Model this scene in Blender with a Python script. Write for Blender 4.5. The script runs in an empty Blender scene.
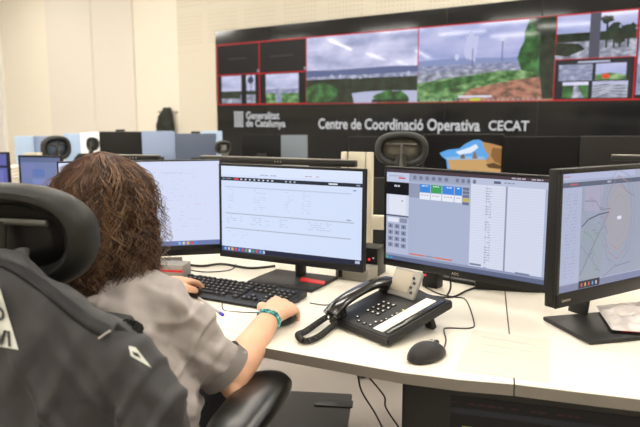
import bpy, bmesh, math, random
from mathutils import Vector, Matrix
from mathutils.bvhtree import BVHTree
from mathutils import noise as mnoise
random.seed(7)
R = math.radians
SC = bpy.context.scene
COL = SC.collection
CAMZ, F, PITCH = 1.292, 650.0, R(8.6)
DZ = 0.745                                    # desk top height

# ------------------------------------------------------------------ measuring helpers
def ray(px, py):
    x = (px-320)/F; y = (213.5-py)/F
    cp, sp = math.cos(PITCH), math.sin(PITCH)
    return Vector((x, cp+y*sp, -sp+y*cp))
def at(px, py, Y):
    r = ray(px, py); k = Y/r.y
    return Vector((r.x*k, Y, CAMZ+r.z*k))
def onz(px, py, z):
    r = ray(px, py); k = (z-CAMZ)/r.z
    return Vector((r.x*k, r.y*k, z))
WY = R(36); WD = Vector((math.cos(WY), -math.sin(WY), 0)); WN = Vector((-math.sin(WY), -math.cos(WY), 0))
W0 = at(216, 115, 11.0); W0.z = 0
def onwall(px, py, d=0):                       # -> (distance along the wall, height)
    r = ray(px, py); o = Vector((0, 0, CAMZ))
    k = (W0+WN*d-o).dot(WN)/r.dot(WN); p = o+r*k
    return (p-W0).dot(WD), p.z
def wallpt(t, z, d=0.0): return W0+WD*t+WN*d+Vector((0, 0, z))

# ------------------------------------------------------------------ materials
MATS = {}
def lin(h):
    h = h.lstrip('#'); out = []
    for i in (0, 2, 4):
        c = int(h[i:i+2], 16)/255
        out.append(c/12.92 if c <= .04045 else ((c+.055)/1.055)**2.4)
    return (*out, 1)
def mat(name, col, rough=.5, metal=0, spec=.5, bump=0, bscale=200, vary=0, vscale=8, emit=None, es=1, coat=0, sheen=0, stretch=None, alpha=None, sss=0):
    if name in MATS: return MATS[name]
    m = bpy.data.materials.new(name); m.use_nodes = True
    nt = m.node_tree; b = nt.nodes['Principled BSDF']; L = nt.links.new
    b.inputs['Base Color'].default_value = lin(col)
    b.inputs['Roughness'].default_value = rough; b.inputs['Metallic'].default_value = metal
    b.inputs['Specular IOR Level'].default_value = spec
    if coat: b.inputs['Coat Weight'].default_value = coat
    if sheen: b.inputs['Sheen Weight'].default_value = sheen
    if sss: b.inputs['Subsurface Weight'].default_value = sss; b.inputs['Subsurface Radius'].default_value = (.01, .004, .002); b.inputs['Subsurface Scale'].default_value = 1
    if alpha is not None: b.inputs['Alpha'].default_value = alpha
    if emit: b.inputs['Emission Color'].default_value = lin(emit); b.inputs['Emission Strength'].default_value = es
    tc = nt.nodes.new('ShaderNodeTexCoord')
    src = tc.outputs['Object']
    if stretch:
        mp = nt.nodes.new('ShaderNodeMapping'); mp.inputs['Scale'].default_value = stretch; L(src, mp.inputs[0]); src = mp.outputs[0]
    if vary:
        n = nt.nodes.new('ShaderNodeTexNoise'); n.inputs['Scale'].default_value = vscale; n.inputs['Detail'].default_value = 4; L(src, n.inputs['Vector'])
        mr = nt.nodes.new('ShaderNodeMapRange'); mr.inputs['From Min'].default_value = .3; mr.inputs['From Max'].default_value = .7
        mr.inputs['To Min'].default_value = 1-vary; mr.inputs['To Max'].default_value = 1+vary; L(n.outputs['Fac'], mr.inputs['Value'])
        mx = nt.nodes.new('ShaderNodeMix'); mx.data_type = 'RGBA'; mx.blend_type = 'MULTIPLY'; mx.inputs['Factor'].default_value = 1
        mx.inputs[6].default_value = lin(col); L(mr.outputs[0], mx.inputs[7]); L(mx.outputs[2], b.inputs['Base Color'])
    if bump:
        n = nt.nodes.new('ShaderNodeTexNoise'); n.inputs['Scale'].default_value = bscale; n.inputs['Detail'].default_value = 3; L(src, n.inputs['Vector'])
        bp = nt.nodes.new('ShaderNodeBump'); bp.inputs['Strength'].default_value = bump; bp.inputs['Distance'].default_value = .002
        L(n.outputs['Fac'], bp.inputs['Height']); L(bp.outputs[0], b.inputs['Normal'])
    MATS[name] = m; return m
def screen_mat(hexc, es=1.0, rough=.3):        # a lit pixel colour on a glossy display
    k = 'display_%s_%g' % (hexc, es)
    if k in MATS: return MATS[k]
    m = mat(k, '060607', rough, spec=.25, emit=hexc, es=es)
    return m
def feed_mat(name, cols, scale, stretch=(1, 1, 1), es=1.0, detail=5):   # moving picture on the wall, cloudy mix of colours
    if name in MATS: return MATS[name]
    m = bpy.data.materials.new(name); m.use_nodes = True; nt = m.node_tree; b = nt.nodes['Principled BSDF']; L = nt.links.new
    b.inputs['Base Color'].default_value = lin('060607'); b.inputs['Roughness'].default_value = .12; b.inputs['Specular IOR Level'].default_value = .3
    tc = nt.nodes.new('ShaderNodeTexCoord'); mp = nt.nodes.new('ShaderNodeMapping'); mp.inputs['Scale'].default_value = stretch
    n = nt.nodes.new('ShaderNodeTexNoise'); n.inputs['Scale'].default_value = scale; n.inputs['Detail'].default_value = detail
    b.inputs['Roughness'].default_value = .05; b.inputs['Specular IOR Level'].default_value = .5
    cr = nt.nodes.new('ShaderNodeValToRGB'); e = cr.color_ramp.elements
    while len(e) < len(cols): e.new(.5)
    for i, c in enumerate(cols): e[i].position = .32+.36*i/(len(cols)-1); e[i].color = lin(c)
    L(tc.outputs['Object'], mp.inputs[0]); L(mp.outputs[0], n.inputs['Vector']); L(n.outputs['Fac'], cr.inputs[0])
    L(cr.outputs[0], b.inputs['Emission Color']); b.inputs['Emission Strength'].default_value = es
    MATS[name] = m; return m

# ------------------------------------------------------------------ object helpers
def thing(name, label, cat, loc=(0, 0, 0), rotz=0, group=None):
    o = bpy.data.objects.new(name, None); COL.objects.link(o); o.empty_display_size = .05
    o.location = loc; o.rotation_euler = (0, 0, rotz); o['label'] = label; o['category'] = cat
    if group: o['group'] = group
    return o
def obj(name, bm, m, parent=None, smooth=True, label=None, recalc=True):
    me = bpy.data.meshes.new(name)
    if recalc: bmesh.ops.recalc_face_normals(bm, faces=bm.faces)
    bm.to_mesh(me); bm.free()
    ms = m if isinstance(m, (list, tuple)) else [m]
    for x in ms: me.materials.append(x)
    if smooth:
        for p in me.polygons: p.use_smooth = True
        try: me.set_sharp_from_angle(angle=R(38))
        except Exception: pass
    o = bpy.data.objects.new(name, me); COL.objects.link(o)
    if parent: o.parent = parent
    if label: o['label'] = label
    return o
def tag(o, label, cat, group=None):
    o['label'] = label; o['category'] = cat
    if group: o['group'] = group
    return o
def struct(name, bm, m, smooth=False):
    o = obj(name, bm, m, None, smooth); o['kind'] = 'structure'; return o
def children(o): return [c for c in bpy.data.objects if c.parent == o]
def copy_tree(o, parent=None):
    c = o.copy(); COL.objects.link(c)
    if parent: c.parent = parent
    for ch in children(o): copy_tree(ch, c)
    return c
def BM(): return bmesh.new()
def place(bm, n0, loc=(0, 0, 0), rot=None, M=None):
    bm.verts.ensure_lookup_table(); vs = bm.verts[n0:]
    T = Matrix.Translation(loc)
    if rot is not None: T = T @ (Matrix.Rotation(rot[2], 4, 'Z') @ Matrix.Rotation(rot[1], 4, 'Y') @ Matrix.Rotation(rot[0], 4, 'X'))
    if M is not None: T = M @ T
    bmesh.ops.transform(bm, matrix=T, verts=vs)
def box(bm, c, s, bev=0, rot=None, seg=2, mi=0):
    t = bmesh.new(); bmesh.ops.create_cube(t, size=1)
    bmesh.ops.scale(t, vec=s, verts=t.verts)
    if bev: bmesh.ops.bevel(t, geom=t.edges[:], offset=min(bev, min(s)*.49), segments=seg, affect='EDGES', profile=.5)
    merge(bm, t, c, rot, mi)
def merge(bm, t, loc=(0, 0, 0), rot=None, mi=None):
    if mi is not None:
        for f in t.faces: f.material_index = mi
    me = bpy.data.meshes.new('tmp'); t.to_mesh(me); t.free()
    n0 = len(bm.verts); bm.from_mesh(me); bpy.data.meshes.remove(me); place(bm, n0, loc, rot)
def cyl(bm, c, r, h, seg=24, bev=0, rot=None, r2=None, mi=0):
    t = bmesh.new(); bmesh.ops.create_cone(t, cap_ends=True, segments=seg, radius1=r, radius2=r if r2 is None else r2, depth=h)
    if bev:
        es = [e for e in t.edges if abs(e.verts[0].co.z-e.verts[1].co.z) < 1e-6]
        bmesh.ops.bevel(t, geom=es, offset=bev, segments=3, affect='EDGES', profile=.5)
    merge(bm, t, c, rot, mi)
def ball(bm, c, s, seg=20, rot=None, mi=0):
    t = bmesh.new(); bmesh.ops.create_uvsphere(t, u_segments=seg, v_segments=max(6, seg*2//3), radius=1)
    if not hasattr(s, '__len__'): s = (s, s, s)
    bmesh.ops.scale(t, vec=s, verts=t.verts); merge(bm, t, c, rot, mi)
def prism(bm, pts, z0, z1, bev=0, mi=0):
    t = bmesh.new(); vs = [t.verts.new((p[0], p[1], z0)) for p in pts]; f = t.faces.new(vs)
    r = bmesh.ops.extrude_face_region(t, geom=[f]); bmesh.ops.translate(t, vec=(0, 0, z1-z0), verts=[v for v in r['geom'] if isinstance(v, bmesh.types.BMVert)])
    bmesh.ops.recalc_face_normals(t, faces=t.faces)
    if bev: bmesh.ops.bevel(t, geom=[e for e in t.edges if abs(e.verts[0].co.z-e.verts[1].co.z) < 1e-6], offset=bev, segments=2, affect='EDGES', profile=.5)
    merge(bm, t, mi=mi)
def tube(bm, pts, r, seg=8, closed=False, flat=None, caps=True, mi=0):
    pts = [Vector(p) for p in pts]; n = len(pts)
    rr = r if hasattr(r, '__len__') else [r]*n
    up = None; rings = []
    for i in range(n):
        a = pts[(i-1) % n] if (closed or i > 0) else pts[i]; b = pts[(i+1) % n] if (closed or i < n-1) else pts[i]
        t = (b-a).normalized()
        if up is None:
            up = Vector((0, 0, 1)) if abs(t.z) < .9 else Vector((1, 0, 0))
        s = t.cross(up).normalized(); up = s.cross(t).normalized()
        q = rr[i]; q = q if hasattr(q, '__len__') else (q, q)
        rings.append([bm.verts.new(pts[i]+s*math.cos(2*math.pi*k/seg)*q[0]+up*math.sin(2*math.pi*k/seg)*q[1]) for k in range(seg)])
    for i in range(n if closed else n-1):
        A, B = rings[i], rings[(i+1) % n]
        for k in range(seg):
            f = bm.faces.new((A[k], A[(k+1) % seg], B[(k+1) % seg], B[k])); f.material_index = mi
    if caps and not closed:
        for g in (rings[0], rings[-1]):
            f = bm.faces.new(g); f.material_index = mi
def smoothpts(pts, k=6, closed=False):         # Catmull-Rom through the points
    P = [Vector(p) for p in pts]; n = len(P); out = []
    for i in range(n if closed else n-1):
        p0 = P[(i-1) % n] if (closed or i > 0) else P[0]; p1 = P[i]; p2 = P[(i+1) % n]; p3 = P[(i+2) % n] if (closed or i+2 < n) else P[-1]
        for j in range(k):
            t = j/k
            out.append(.5*((2*p1)+(p2-p0)*t+(2*p0-5*p1+4*p2-p3)*t*t+(3*p1-p0-3*p2+p3)*t**3))
    if not closed: out.append(P[-1])
    return out
def loft(bm, secs, seg=28, caps=True, power=2.0):
    """secs: (centre, axis_x vector, axis_y vector) -> superellipse rings"""
    rings = []
    for c, ax, ay in secs:
        c, ax, ay = Vector(c), Vector(ax), Vector(ay); g = []
        for k in range(seg):
            a = 2*math.pi*k/seg; ca, sa = math.cos(a), math.sin(a)
            u = math.copysign(abs(ca)**(2/power), ca); v = math.copysign(abs(sa)**(2/power), sa)
            g.append(bm.verts.new(c+ax*u+ay*v))
        rings.append(g)
    for A, B in zip(rings, rings[1:]):
        for k in range(seg): bm.faces.new((A[k], A[(k+1) % seg], B[(k+1) % seg], B[k]))
    if caps: bm.faces.new(rings[0]); bm.faces.new(rings[-1])
def limb(bm, pts, rads, seg=20):               # tapering limb with rounded ends, as one swept piece
    pts = [Vector(p) for p in pts]
    P = smoothpts(pts, 5); n = len(P); rr = []
    m = len(pts)-1
    for i in range(n):
        x = i/(n-1)*m; a = min(int(x), m-1); t = x-a; t = t*t*(3-2*t)
        rr.append(rads[a]*(1-t)+rads[a+1]*t)
    tube(bm, P, rr, seg)
    ball(bm, P[0], rr[0], seg); ball(bm, P[-1], rr[-1], seg)
def remesh(name, bm, m, parent, vox, smooth=2, disp=None, label=None):
    me = bpy.data.meshes.new(name); bmesh.ops.recalc_face_normals(bm, faces=bm.faces); bm.to_mesh(me); bm.free()
    o = bpy.data.objects.new(name, me); COL.objects.link(o)
    md = o.modifiers.new('r', 'REMESH'); md.mode = 'VOXEL'; md.voxel_size = vox
    if smooth:
        s = o.modifiers.new('s', 'SMOOTH'); s.factor = .6; s.iterations = smooth
    dg = bpy.context.evaluated_depsgraph_get(); dg.update()
    me2 = bpy.data.meshes.new_from_object(o.evaluated_get(dg)); o.modifiers.clear(); o.data = me2; bpy.data.meshes.remove(me)
    me2.name = name; me2.materials.clear()
    for x in (m if isinstance(m, (list, tuple)) else [m]): me2.materials.append(x)
    if disp:
        ns = [v.normal.copy() for v in me2.vertices]
        for v, nn in zip(me2.vertices, ns): v.co += nn*disp(v.co)
    for p in me2.polygons: p.use_smooth = True
    if parent: o.parent = parent
    if label: o['label'] = label
    return o
def text_bm(body, size, off=0.0, spacing=1.0, ext=0.0):
    cu = bpy.data.curves.new('t', 'FONT'); cu.body = body; cu.size = size; cu.offset = off; cu.space_character = spacing; cu.extrude = ext; cu.resolution_u = 3
    o = bpy.data.objects.new('t', cu); COL.objects.link(o)
    dg = bpy.context.evaluated_depsgraph_get(); dg.update()
    me = bpy.data.meshes.new_from_object(o.evaluated_get(dg)); bm = bmesh.new(); bm.from_mesh(me)
    bpy.data.objects.remove(o); bpy.data.curves.remove(cu); bpy.data.meshes.remove(me)
    xs = [v.co.x for v in bm.verts]
    return bm, (min(xs), max(xs))

class Paint:
    """flat picture drawn on a display: shapes in (u right, v down) 0..1, one mesh"""
    def __init__(s, w, h, z=.0003): s.w, s.h, s.dz = w, h, z; s.bm = bmesh.new(); s.ms = []; s.layer = 0
    def mi(s, m):
        if isinstance(m, str): m = screen_mat(m, s.es)
        if m not in s.ms: s.ms.append(m)
        return s.ms.index(m)
    es = 1.0
    def poly(s, pts, m, lay=1):
        vs = [s.bm.verts.new(((u-.5)*s.w, -lay*s.dz, (.5-v)*s.h)) for u, v in pts]
        f = s.bm.faces.new(vs); f.material_index = s.mi(m)
        if f.normal.y > 0 or True:
            f.normal_update()
            if f.normal.y > 0: f.normal_flip()
    def rect(s, u0, v0, u1, v1, m, lay=1): s.poly([(u0, v0), (u1, v0), (u1, v1), (u0, v1)], m, lay)
    def line(s, pts, wd, m, lay=2):
        a = s.w/s.h
        for (x0, y0), (x1, y1) in zip(pts, pts[1:]):
            dx, dy = (x1-x0)*a, y1-y0; l = math.hypot(dx, dy) or 1; nx, ny = -dy/l*wd/2/a, dx/l*wd/2
            s.poly([(x0+nx, y0+ny), (x1+nx, y1+ny), (x1-nx, y1-ny), (x0-nx, y0-ny)], m, lay)
    def blob(s, cu, cv, ru, rv, m, lay=2, n=18, jag=.15, seed=0):
        rd = random.Random(seed); s.poly([(min(1, max(0, cu+ru*math.cos(2*math.pi*i/n)*(1+rd.uniform(-jag, jag)))), min(1, max(0, cv+rv*math.sin(2*math.pi*i/n)*(1+rd.uniform(-jag, jag))))) for i in range(n)], m, lay)
    def build(s, name, parent, loc, rot=None, label=None):
        o = obj(name, s.bm, s.ms, parent, smooth=False, label=label, recalc=False); o.location = loc
        if rot: o.rotation_euler = rot
        return o

# ------------------------------------------------------------------ shared materials
BLK = mat('black_plastic', '141414', .42, spec=.4, bump=.15, bscale=900)
BLK2 = mat('charcoal_plastic', '1f1e1d', .45, spec=.4, bump=.15, bscale=900)
GLS = mat('glossy_black_plastic', '131212', .2, coat=.3)
BEZ = mat('monitor_bezel', '101013', .4, spec=.35)
CASE = mat('monitor_case', '161615', .5, spec=.25, bump=.1, bscale=700)
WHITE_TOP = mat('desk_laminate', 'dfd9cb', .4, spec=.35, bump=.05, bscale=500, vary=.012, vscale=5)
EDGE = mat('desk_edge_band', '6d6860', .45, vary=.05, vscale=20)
CREAM = mat('cream_metal', 'cfc8b4', .45, bump=.05)
STEEL = mat('brushed_steel', '8e8b86', .35, metal=.8)
FAB_BLK = mat('black_mesh_fabric', '1d1d1b', .85, bump=.5, bscale=1200)
CABLE = mat('cable_rubber', '1a1918', .5)
PAPER = mat('white_paper', 'e9e4da', .8)

# ------------------------------------------------------------------ the room
CEIL = 3.35
def wallquad(t0, z0, t1, z1, d0, d1, name, m):
    bm = BM(); pts = []
    for d in (d0, d1):
        pts.append([bm.verts.new(wallpt(t, z, d)) for t, z in ((t0, z0), (t1, z0), (t1, z1), (t0, z1))])
    A, B = pts; bm.faces.new(A); bm.faces.new(B)
    for k in range(4): bm.faces.new((A[k], A[(k+1) % 4], B[(k+1) % 4], B[k]))
    return struct(name, bm, m)
def perforated():
    m = mat('perforated_acoustic_plaster', 'd8d1bc', .85)
    nt = m.node_tree; L = nt.links.new; b = nt.nodes['Principled BSDF']
    tc = [n for n in nt.nodes if n.type == 'TEX_COORD'][0]
    mp = nt.nodes.new('ShaderNodeMapping'); mp.inputs['Rotation'].default_value = (0, 0, WY); L(tc.outputs['Object'], mp.inputs[0])
    sp = nt.nodes.new('ShaderNodeSeparateXYZ'); L(mp.outputs[0], sp.inputs[0])
    def M(op, a, bb=None):
        n = nt.nodes.new('ShaderNodeMath'); n.operation = op
        for i, v in enumerate((a, bb)):
            if v is None: continue
            if isinstance(v, (int, float)): n.inputs[i].default_value = v
            else: L(v, n.inputs[i])
        return n.outputs[0]
    def hole(v, per, wid): return M('LESS_THAN', M('FRACT', M('DIVIDE', v, per)), wid)
    g = M('MULTIPLY', hole(sp.outputs['X'], .062, .42), hole(sp.outputs['Z'], .062, .42))
    g = M('MULTIPLY', g, M('MULTIPLY', hole(sp.outputs['X'], .80, .8), hole(sp.outputs['Z'], .62, .82)))
    g = M('MULTIPLY', g, M('GREATER_THAN', sp.outputs['Z'], 2.35))
    mx = nt.nodes.new('ShaderNodeMix'); mx.data_type = 'RGBA'; L(g, mx.inputs['Factor']); mx.inputs[6].default_value = lin('d2ccbc'); mx.inputs[7].default_value = lin('c2bba9')
    L(mx.outputs[2], b.inputs['Base Color']); return m
WALLM = mat('cream_wall_paint', 'e2dccd', .85, bump=.08, bscale=120, vary=.01, vscale=2)
GREYP = mat('pale_grey_panel', 'd8d3c8', .75, bump=.05, bscale=120)
tl, _ = onwall(178, 60)
t_far, _ = onwall(-60, 60); t_49, _ = onwall(49, 60); t_94, _ = onwall(94, 60); t_135, _ = onwall(135, 60)
wallquad(tl, 0, 9.5, 4.6, -.15, 0, 'wall_front', perforated())
wallquad(t_far-6, 0, tl, 4.6, -.15, 0, 'wall_left', WALLM)
wallquad(t_49, 0, t_94-.008, 4.5, .001, .03, 'trim_1', GREYP)
wallquad(t_94+.008, 0, t_135, 4.5, .001, .03, 'trim_2', GREYP)
tp0, _ = onwall(2, 60)
wallquad(tp0-.35, 0, tp0, 4.5, .001, .06, 'trim_3', mat('white_door_frame', 'e8e6e2', .6))
FLOORM = mat('grey_vinyl_floor', '9a928a', .55, vary=.05, vscale=3, bump=.05, bscale=80)
corner = [wallpt(t_far-6, 0), wallpt(9.5, 0)]
L0, L1 = corner
BK0 = Vector((L0.x-.5, -3.5, 0)); BK1 = Vector((7.5, -3.5, 0))
outline = [L0, L1, Vector((7.5, L1.y, 0)) if L1.x < 7.5 else L1, BK1, BK0]
xmax = max(L1.x, 7.5)
outline = [L0, L1, Vector((xmax+.01, L1.y-.3, 0)), Vector((xmax+.01, -3.5, 0)), Vector((L0.x-.01, -3.5, 0))]
bm = BM(); prism(bm, [(p.x, p.y) for p in outline], -.1, 0); struct('floor', bm, FLOORM)
CEIL = 4.3
bm = BM(); prism(bm, [(p.x, p.y) for p in outline], CEIL, CEIL+.1); struct('ceiling', bm, mat('ceiling_tile', 'e4e0d6', .9, bump=.1, bscale=60))
def wallseg(a, b, name, m):
    bm = BM(); d = (b-a).normalized(); n = Vector((-d.y, d.x, 0))
    prism(bm, [(p.x, p.y) for p in (a, b, b-n*.12, a-n*.12)], 0, CEIL); struct(name, bm, m)
O = outline
wallseg(O[2], O[1], 'wall_corner', WALLM); wallseg(O[3], O[2], 'wall_right', WALLM); wallseg(O[4], O[3], 'wall_back', WALLM); wallseg(O[0], O[4], 'wall_side', WALLM)

# ceiling lamps: long linear luminaires
LAMP = mat('lamp_diffuser', 'ffffff', .5, emit='fff9f0', es=29.0)
LAMPF = mat('lamp_housing', 'd9d7d2', .5)
def ceiling_lamp():
    t = thing('ceiling_light', 'long white linear ceiling light above the workstations', 'ceiling light', (0, 0, CEIL-.05))
    bm = BM(); box(bm, (0, 0, .02), (1.84, .34, .05), .006); obj('housing', bm, LAMPF, t)
    bm = BM(); box(bm, (0, 0, -.012), (1.78, .28, .014), .003); obj('diffuser', bm, LAMP, t)
    return t
lamp0 = ceiling_lamp(); first = True
lampspots = [(x, y) for y in (-2, .2, 2.6, 5.0, 7.4, 9.8, 12.2) for x in (-12.3, -9.4, -6.5, -3.6, -.7, 2.2, 5.1)]  # leftmost columns and farthest rows are unseen lamps added to brighten the wall
for x, y in lampspots:
    if (Vector((x, y, 0))-W0).dot(WN) < .55 or x < L0.x+1 or (y > 9 and x < -10): continue
    o = lamp0 if first else copy_tree(lamp0); first = False
    o.location = (x, y, CEIL-.05); o.rotation_euler = (0, 0, -WY); o['group'] = 'ceiling lights'

def mirrored(px, py, z):                      # where a lamp at height z stands whose reflection is seen there
    r = ray(px, py); o = Vector((0, 0, CAMZ)); k = (W0+WN*.124-o).dot(WN)/r.dot(WN); p = o+r*k; r = r-2*r.dot(WN)*WN
    return p+r*((z-p.z)/r.z)
for a, b in (((328, 39), (352, 50)), ((366, 53), (385, 60)), ((397, 61), (409, 66)), ((413, 49), (432, 59))):
    A, B = mirrored(*a, 3.0), mirrored(*b, 3.0); c = (A+B)/2; dl = B-A; L_ = min(dl.length, 2.4)
    if c.x < L0.x+.8 or c.y < -3: continue
    t = thing('pendant_light', 'linear pendant light hanging in the left part of the room', 'ceiling light', c, math.atan2(dl.y, dl.x), 'pendant lights')
    bm = BM(); box(bm, (0, 0, .03), (L_, .11, .06), .006); obj('housing', bm, LAMPF, t)
    bm = BM(); box(bm, (0, 0, -.004), (L_-.04, .075, .01), .003); obj('diffuser', bm, LAMP, t)
    for s in (-1, 1):
        bm = BM(); cyl(bm, (s*L_*.4, 0, (CEIL-c.z+.06)/2), .006, CEIL-c.z-.06, 10); obj('suspension_rod', bm, STEEL, t)

# ------------------------------------------------------------------ the video wall
tV = onwall(216, 70, .12)[0]
vt = thing('video_wall', 'huge black video wall with camera pictures framed in red and white lettering', 'video wall', wallpt(0, 0, .001), -WY)
# local frame: x along the wall, -y towards the room, z up
tR, _ = onwall(760, 60)
zT = onwall(216, 31.6, .12)[1]; zB = .55
PANEL = mat('video_wall_panel', '0f1010', .14, spec=.35, emit='1c1d1e', es=.5)
bm = BM(); box(bm, ((tR+tV)/2, -.06, (zT+zB)/2), (tR-tV, .12, zT-zB), .004); obj('display_panel', bm, PANEL, vt)
bm = BM(); box(bm, ((tR+tV)/2, -.045, zB/2), (tR-tV, .09, zB-.01)); obj('plinth', bm, mat('plinth_black', '1a1a1a', .6), vt)
RED = screen_mat('c8202a', 1)
def wr(px, py): return onwall(px, py, .123)
SEAM = mat('panel_seam', '0a0a0a', .6)
bm = BM()
for px in (267, 359, 446, 540):
    x = wr(px, 60)[0]; box(bm, (x, -.1215, (zT+zB)/2), (.008, .003, zT-zB))
for z in ((zT-.42), 1.62): pass
obj('panel_seam', bm, SEAM, vt, False)
YF = -.123
def framebar(bm, x0, z0, x1, z1, w=.015):
    for a, b, c, d in ((x0, z0, x1, z0), (x0, z1, x1, z1), (x0, z0, x0, z1), (x1, z0, x1, z1)):
        box(bm, ((a+c)/2, YF-.002, (b+d)/2), (abs(c-a)+w, .006, abs(d-b)+w))
zt = (wr(217.5, 44.7)[1]+wr(418, 29.2)[1])/2; zb = (wr(217.5, 104.8)[1]+wr(418, 102)[1])/2
zm = wr(240, 74.5)[1]
X = lambda px: wr(px, 70)[0]
cells = [(X(217.5), zm, X(259.5), zt), (X(259.5), zm, X(306.5), zt), (X(217.5), zb, X(259.5), zm), (X(259.5), zb, X(306.5), zm),
         (X(306.5), zb, X(418), zt), (X(418), zb, X(554.5), zt)]
zm2 = wr(590, 58)[1]
cells += [(X(554.5), zm2, X(635), zt), (X(554.5), zb, X(635), zm2), (X(635), zb, X(752), zt)]
def feed(i, draw, lab):
    x0, z0, x1, z1 = cells[i]; w, h = x1-x0, z1-z0
    p = Paint(w, h, .0012); p.rect(0, 0, 1, 1, '17181a', 0); draw(p)
    o = p.build('camera_picture', vt, ((x0+x1)/2, YF-.0015, (z0+z1)/2), label=lab)
    bm = BM(); framebar(bm, x0, z0, x1, z1); f = obj('picture_frame', bm, RED, vt, False, label='thin red frame line')
SKY = feed_mat('feed_cloud_sky', ['8f97bd', 'b2b6d8', 'cfd0ee', 'e6e6fb'], 1.6, (1, 1, 2.6), 1)
SKY2 = feed_mat('feed_cloud_sky_blue', ['8d99c8', 'a6aedb', 'b9bde4', 'cdcff0'], 1.4, (1, 1, 3), 1)
HAZE = feed_mat('feed_city_haze', ['5d6785', '7d86a8', '9499b6', 'b4b7cc'], 12, (1, 1, 2.5), 1)
TREE = feed_mat('feed_dark_trees', ['0d1512', '182a20', '20382a'], 9, (1, 1, 1), 1)
TREE2 = feed_mat('feed_green_trees', ['15301b', '2b5c2e', '48834a'], 8, (1, 1, 1), 1)
GRASS = feed_mat('feed_grass', ['27402a', '41703c', '6f9a62', '9db888'], 7, (1, 1, 2), 1)
EARTH = feed_mat('feed_red_earth', ['5d4a3e', '8f6455', 'b5786a', 'a88f6b'], 8, (1, 1, 2), 1)
ROADC = feed_mat('feed_road', ['5c6272', '8b90a5', 'c5c8d8'], 9, (1, 1, 2), 1)
def dark_caption(p): p.rect(.25, .46, .72, .5, '3a3b3d'); p.rect(.95, .86, .99, .95, '8b8fa5')
def small_sky(p):
    p.rect(.1, .04, .9, .96, SKY, 1); p.rect(.1, .55, .9, .68, TREE, 2); p.rect(.1, .68, .9, .96, ROADC, 2)
    p.rect(.1, .66, .55, .8, TREE, 3); p.rect(.58, .0, .7, 1, '15161a', 4); p.line([(.82, .05), (.8, .6)], .03, '2a2f3c', 4); p.blob(.8, .2, .07, .12, '3a4460', 4)
def haze_small(p):
    p.rect(.14, .04, .84, .97, SKY, 1); p.rect(.14, .6, .84, .97, GRASS, 2); p.rect(.14, .52, .84, .66, HAZE, 3); p.rect(.36, .5, .48, .95, HAZE, 4)
def valley(p):
    p.rect(0, 0, 1, .56, SKY, 1); p.rect(0, .5, 1, .7, HAZE, 2); p.poly([(0, .5), (.25, .52), (.5, .5), (.8, .49), (1, .5), (1, .58), (0, .6)], '5c6790', 3)
    p.rect(0, .64, 1, 1, TREE, 4); p.blob(.12, .85, .2, .14, TREE2, 5, seed=3)
    p.poly([(.44, .86), (.55, .84), (.78, .83), (1, .84), (1, 1), (.46, 1)], 'b4b8d4', 6)
    p.blob(.78, .95, .15, .12, TREE2, 7, seed=5); p.rect(.62, .955, .93, .995, TREE, 8)
    for i in range(22):
        r_ = random.Random(i); u = r_.uniform(.02, .95); p.rect(u, .57+r_.uniform(0, .06), u+.02, .6+r_.uniform(0, .05), 'b9bed2', 5)
    for u, w in ((.13, .05), (.39, .06), (.51, .045)): p.rect(u-w/2, .56, u+w/2, .97, HAZE, 9) if False else None
def industry(p):
    p.rect(0, 0, 1, .62, SKY2, 1); p.poly([(0, .45), (.3, .43), (.7, .46), (1, .42), (1, .6), (0, .6)], '8491bd', 2)
    p.rect(0, .52, 1, .75, HAZE, 3); p.blob(.42, .3, .05, .2, 'bfc3e6', 3, jag=.3, seed=4); p.blob(.31, .42, .02, .04, 'c9cdec', 3, jag=.3, seed=8)
    p.rect(.425, .32, .432, .55, '59628c', 4); p.rect(.64, .22, .647, .5, '59628c', 4); p.blob(.645, .23, .018, .02, 'd5d7ee', 5)
    p.poly([(0, .62), (.35, .58), (.65, .6), (1, .55), (1, .66), (.55, .68), (.2, .72), (0, .74)], ROADC, 5)
    p.poly([(0, .75), (.2, .7), (.42, .66), (.62, .62), (.8, .62), (1, .6), (1, 1), (0, 1)], GRASS, 6)
    p.poly([(.1, .78), (.22, .72), (.45, .67), (.52, .72), (.3, .8), (.12, .86)], TREE2, 7)
    p.poly([(.3, 1), (.42, .84), (.6, .78), (.78, .73), (1, .7), (1, 1)], EARTH, 8)
    p.blob(.88, .36, .115, .34, TREE2, 9, jag=.22, seed=2); p.poly([(.82, -.0), (1, 0), (1, .98), (.93, .98), (.9, .6), (.9, .2)], TREE, 10)
    p.rect(.33, .925, .58, .95, 'dadcec', 11); p.rect(.42, .96, .5, .99, 'c3d23a', 11)
    for i in range(26): p.rect(.03+i*.035, .965, .037+i*.035, .99, 'a6b3c5', 10)
def street(p):
    p.rect(0, 0, 1, .6, SKY2, 1); p.rect(0, .42, 1, .62, TREE, 2); p.rect(0, .62, 1, 1, ROADC, 3)
    p.poly([(0, .62), (.3, .66), (.38, .8), (.15, .95), (0, .9)], TREE, 4); p.rect(.43, 0, .56, 1, '4a4c5e', 6)
    for u, v, s in ((.64, .1, .07), (.73, .3, .08), (.9, .35, .1), (.8, .55, .08)):
        p.rect(u-.012, v, u+.012, .8, TREE, 4); p.blob(u, v+.06, s, s*1.4, TREE, 5, jag=.35, seed=int(u*99))
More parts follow.
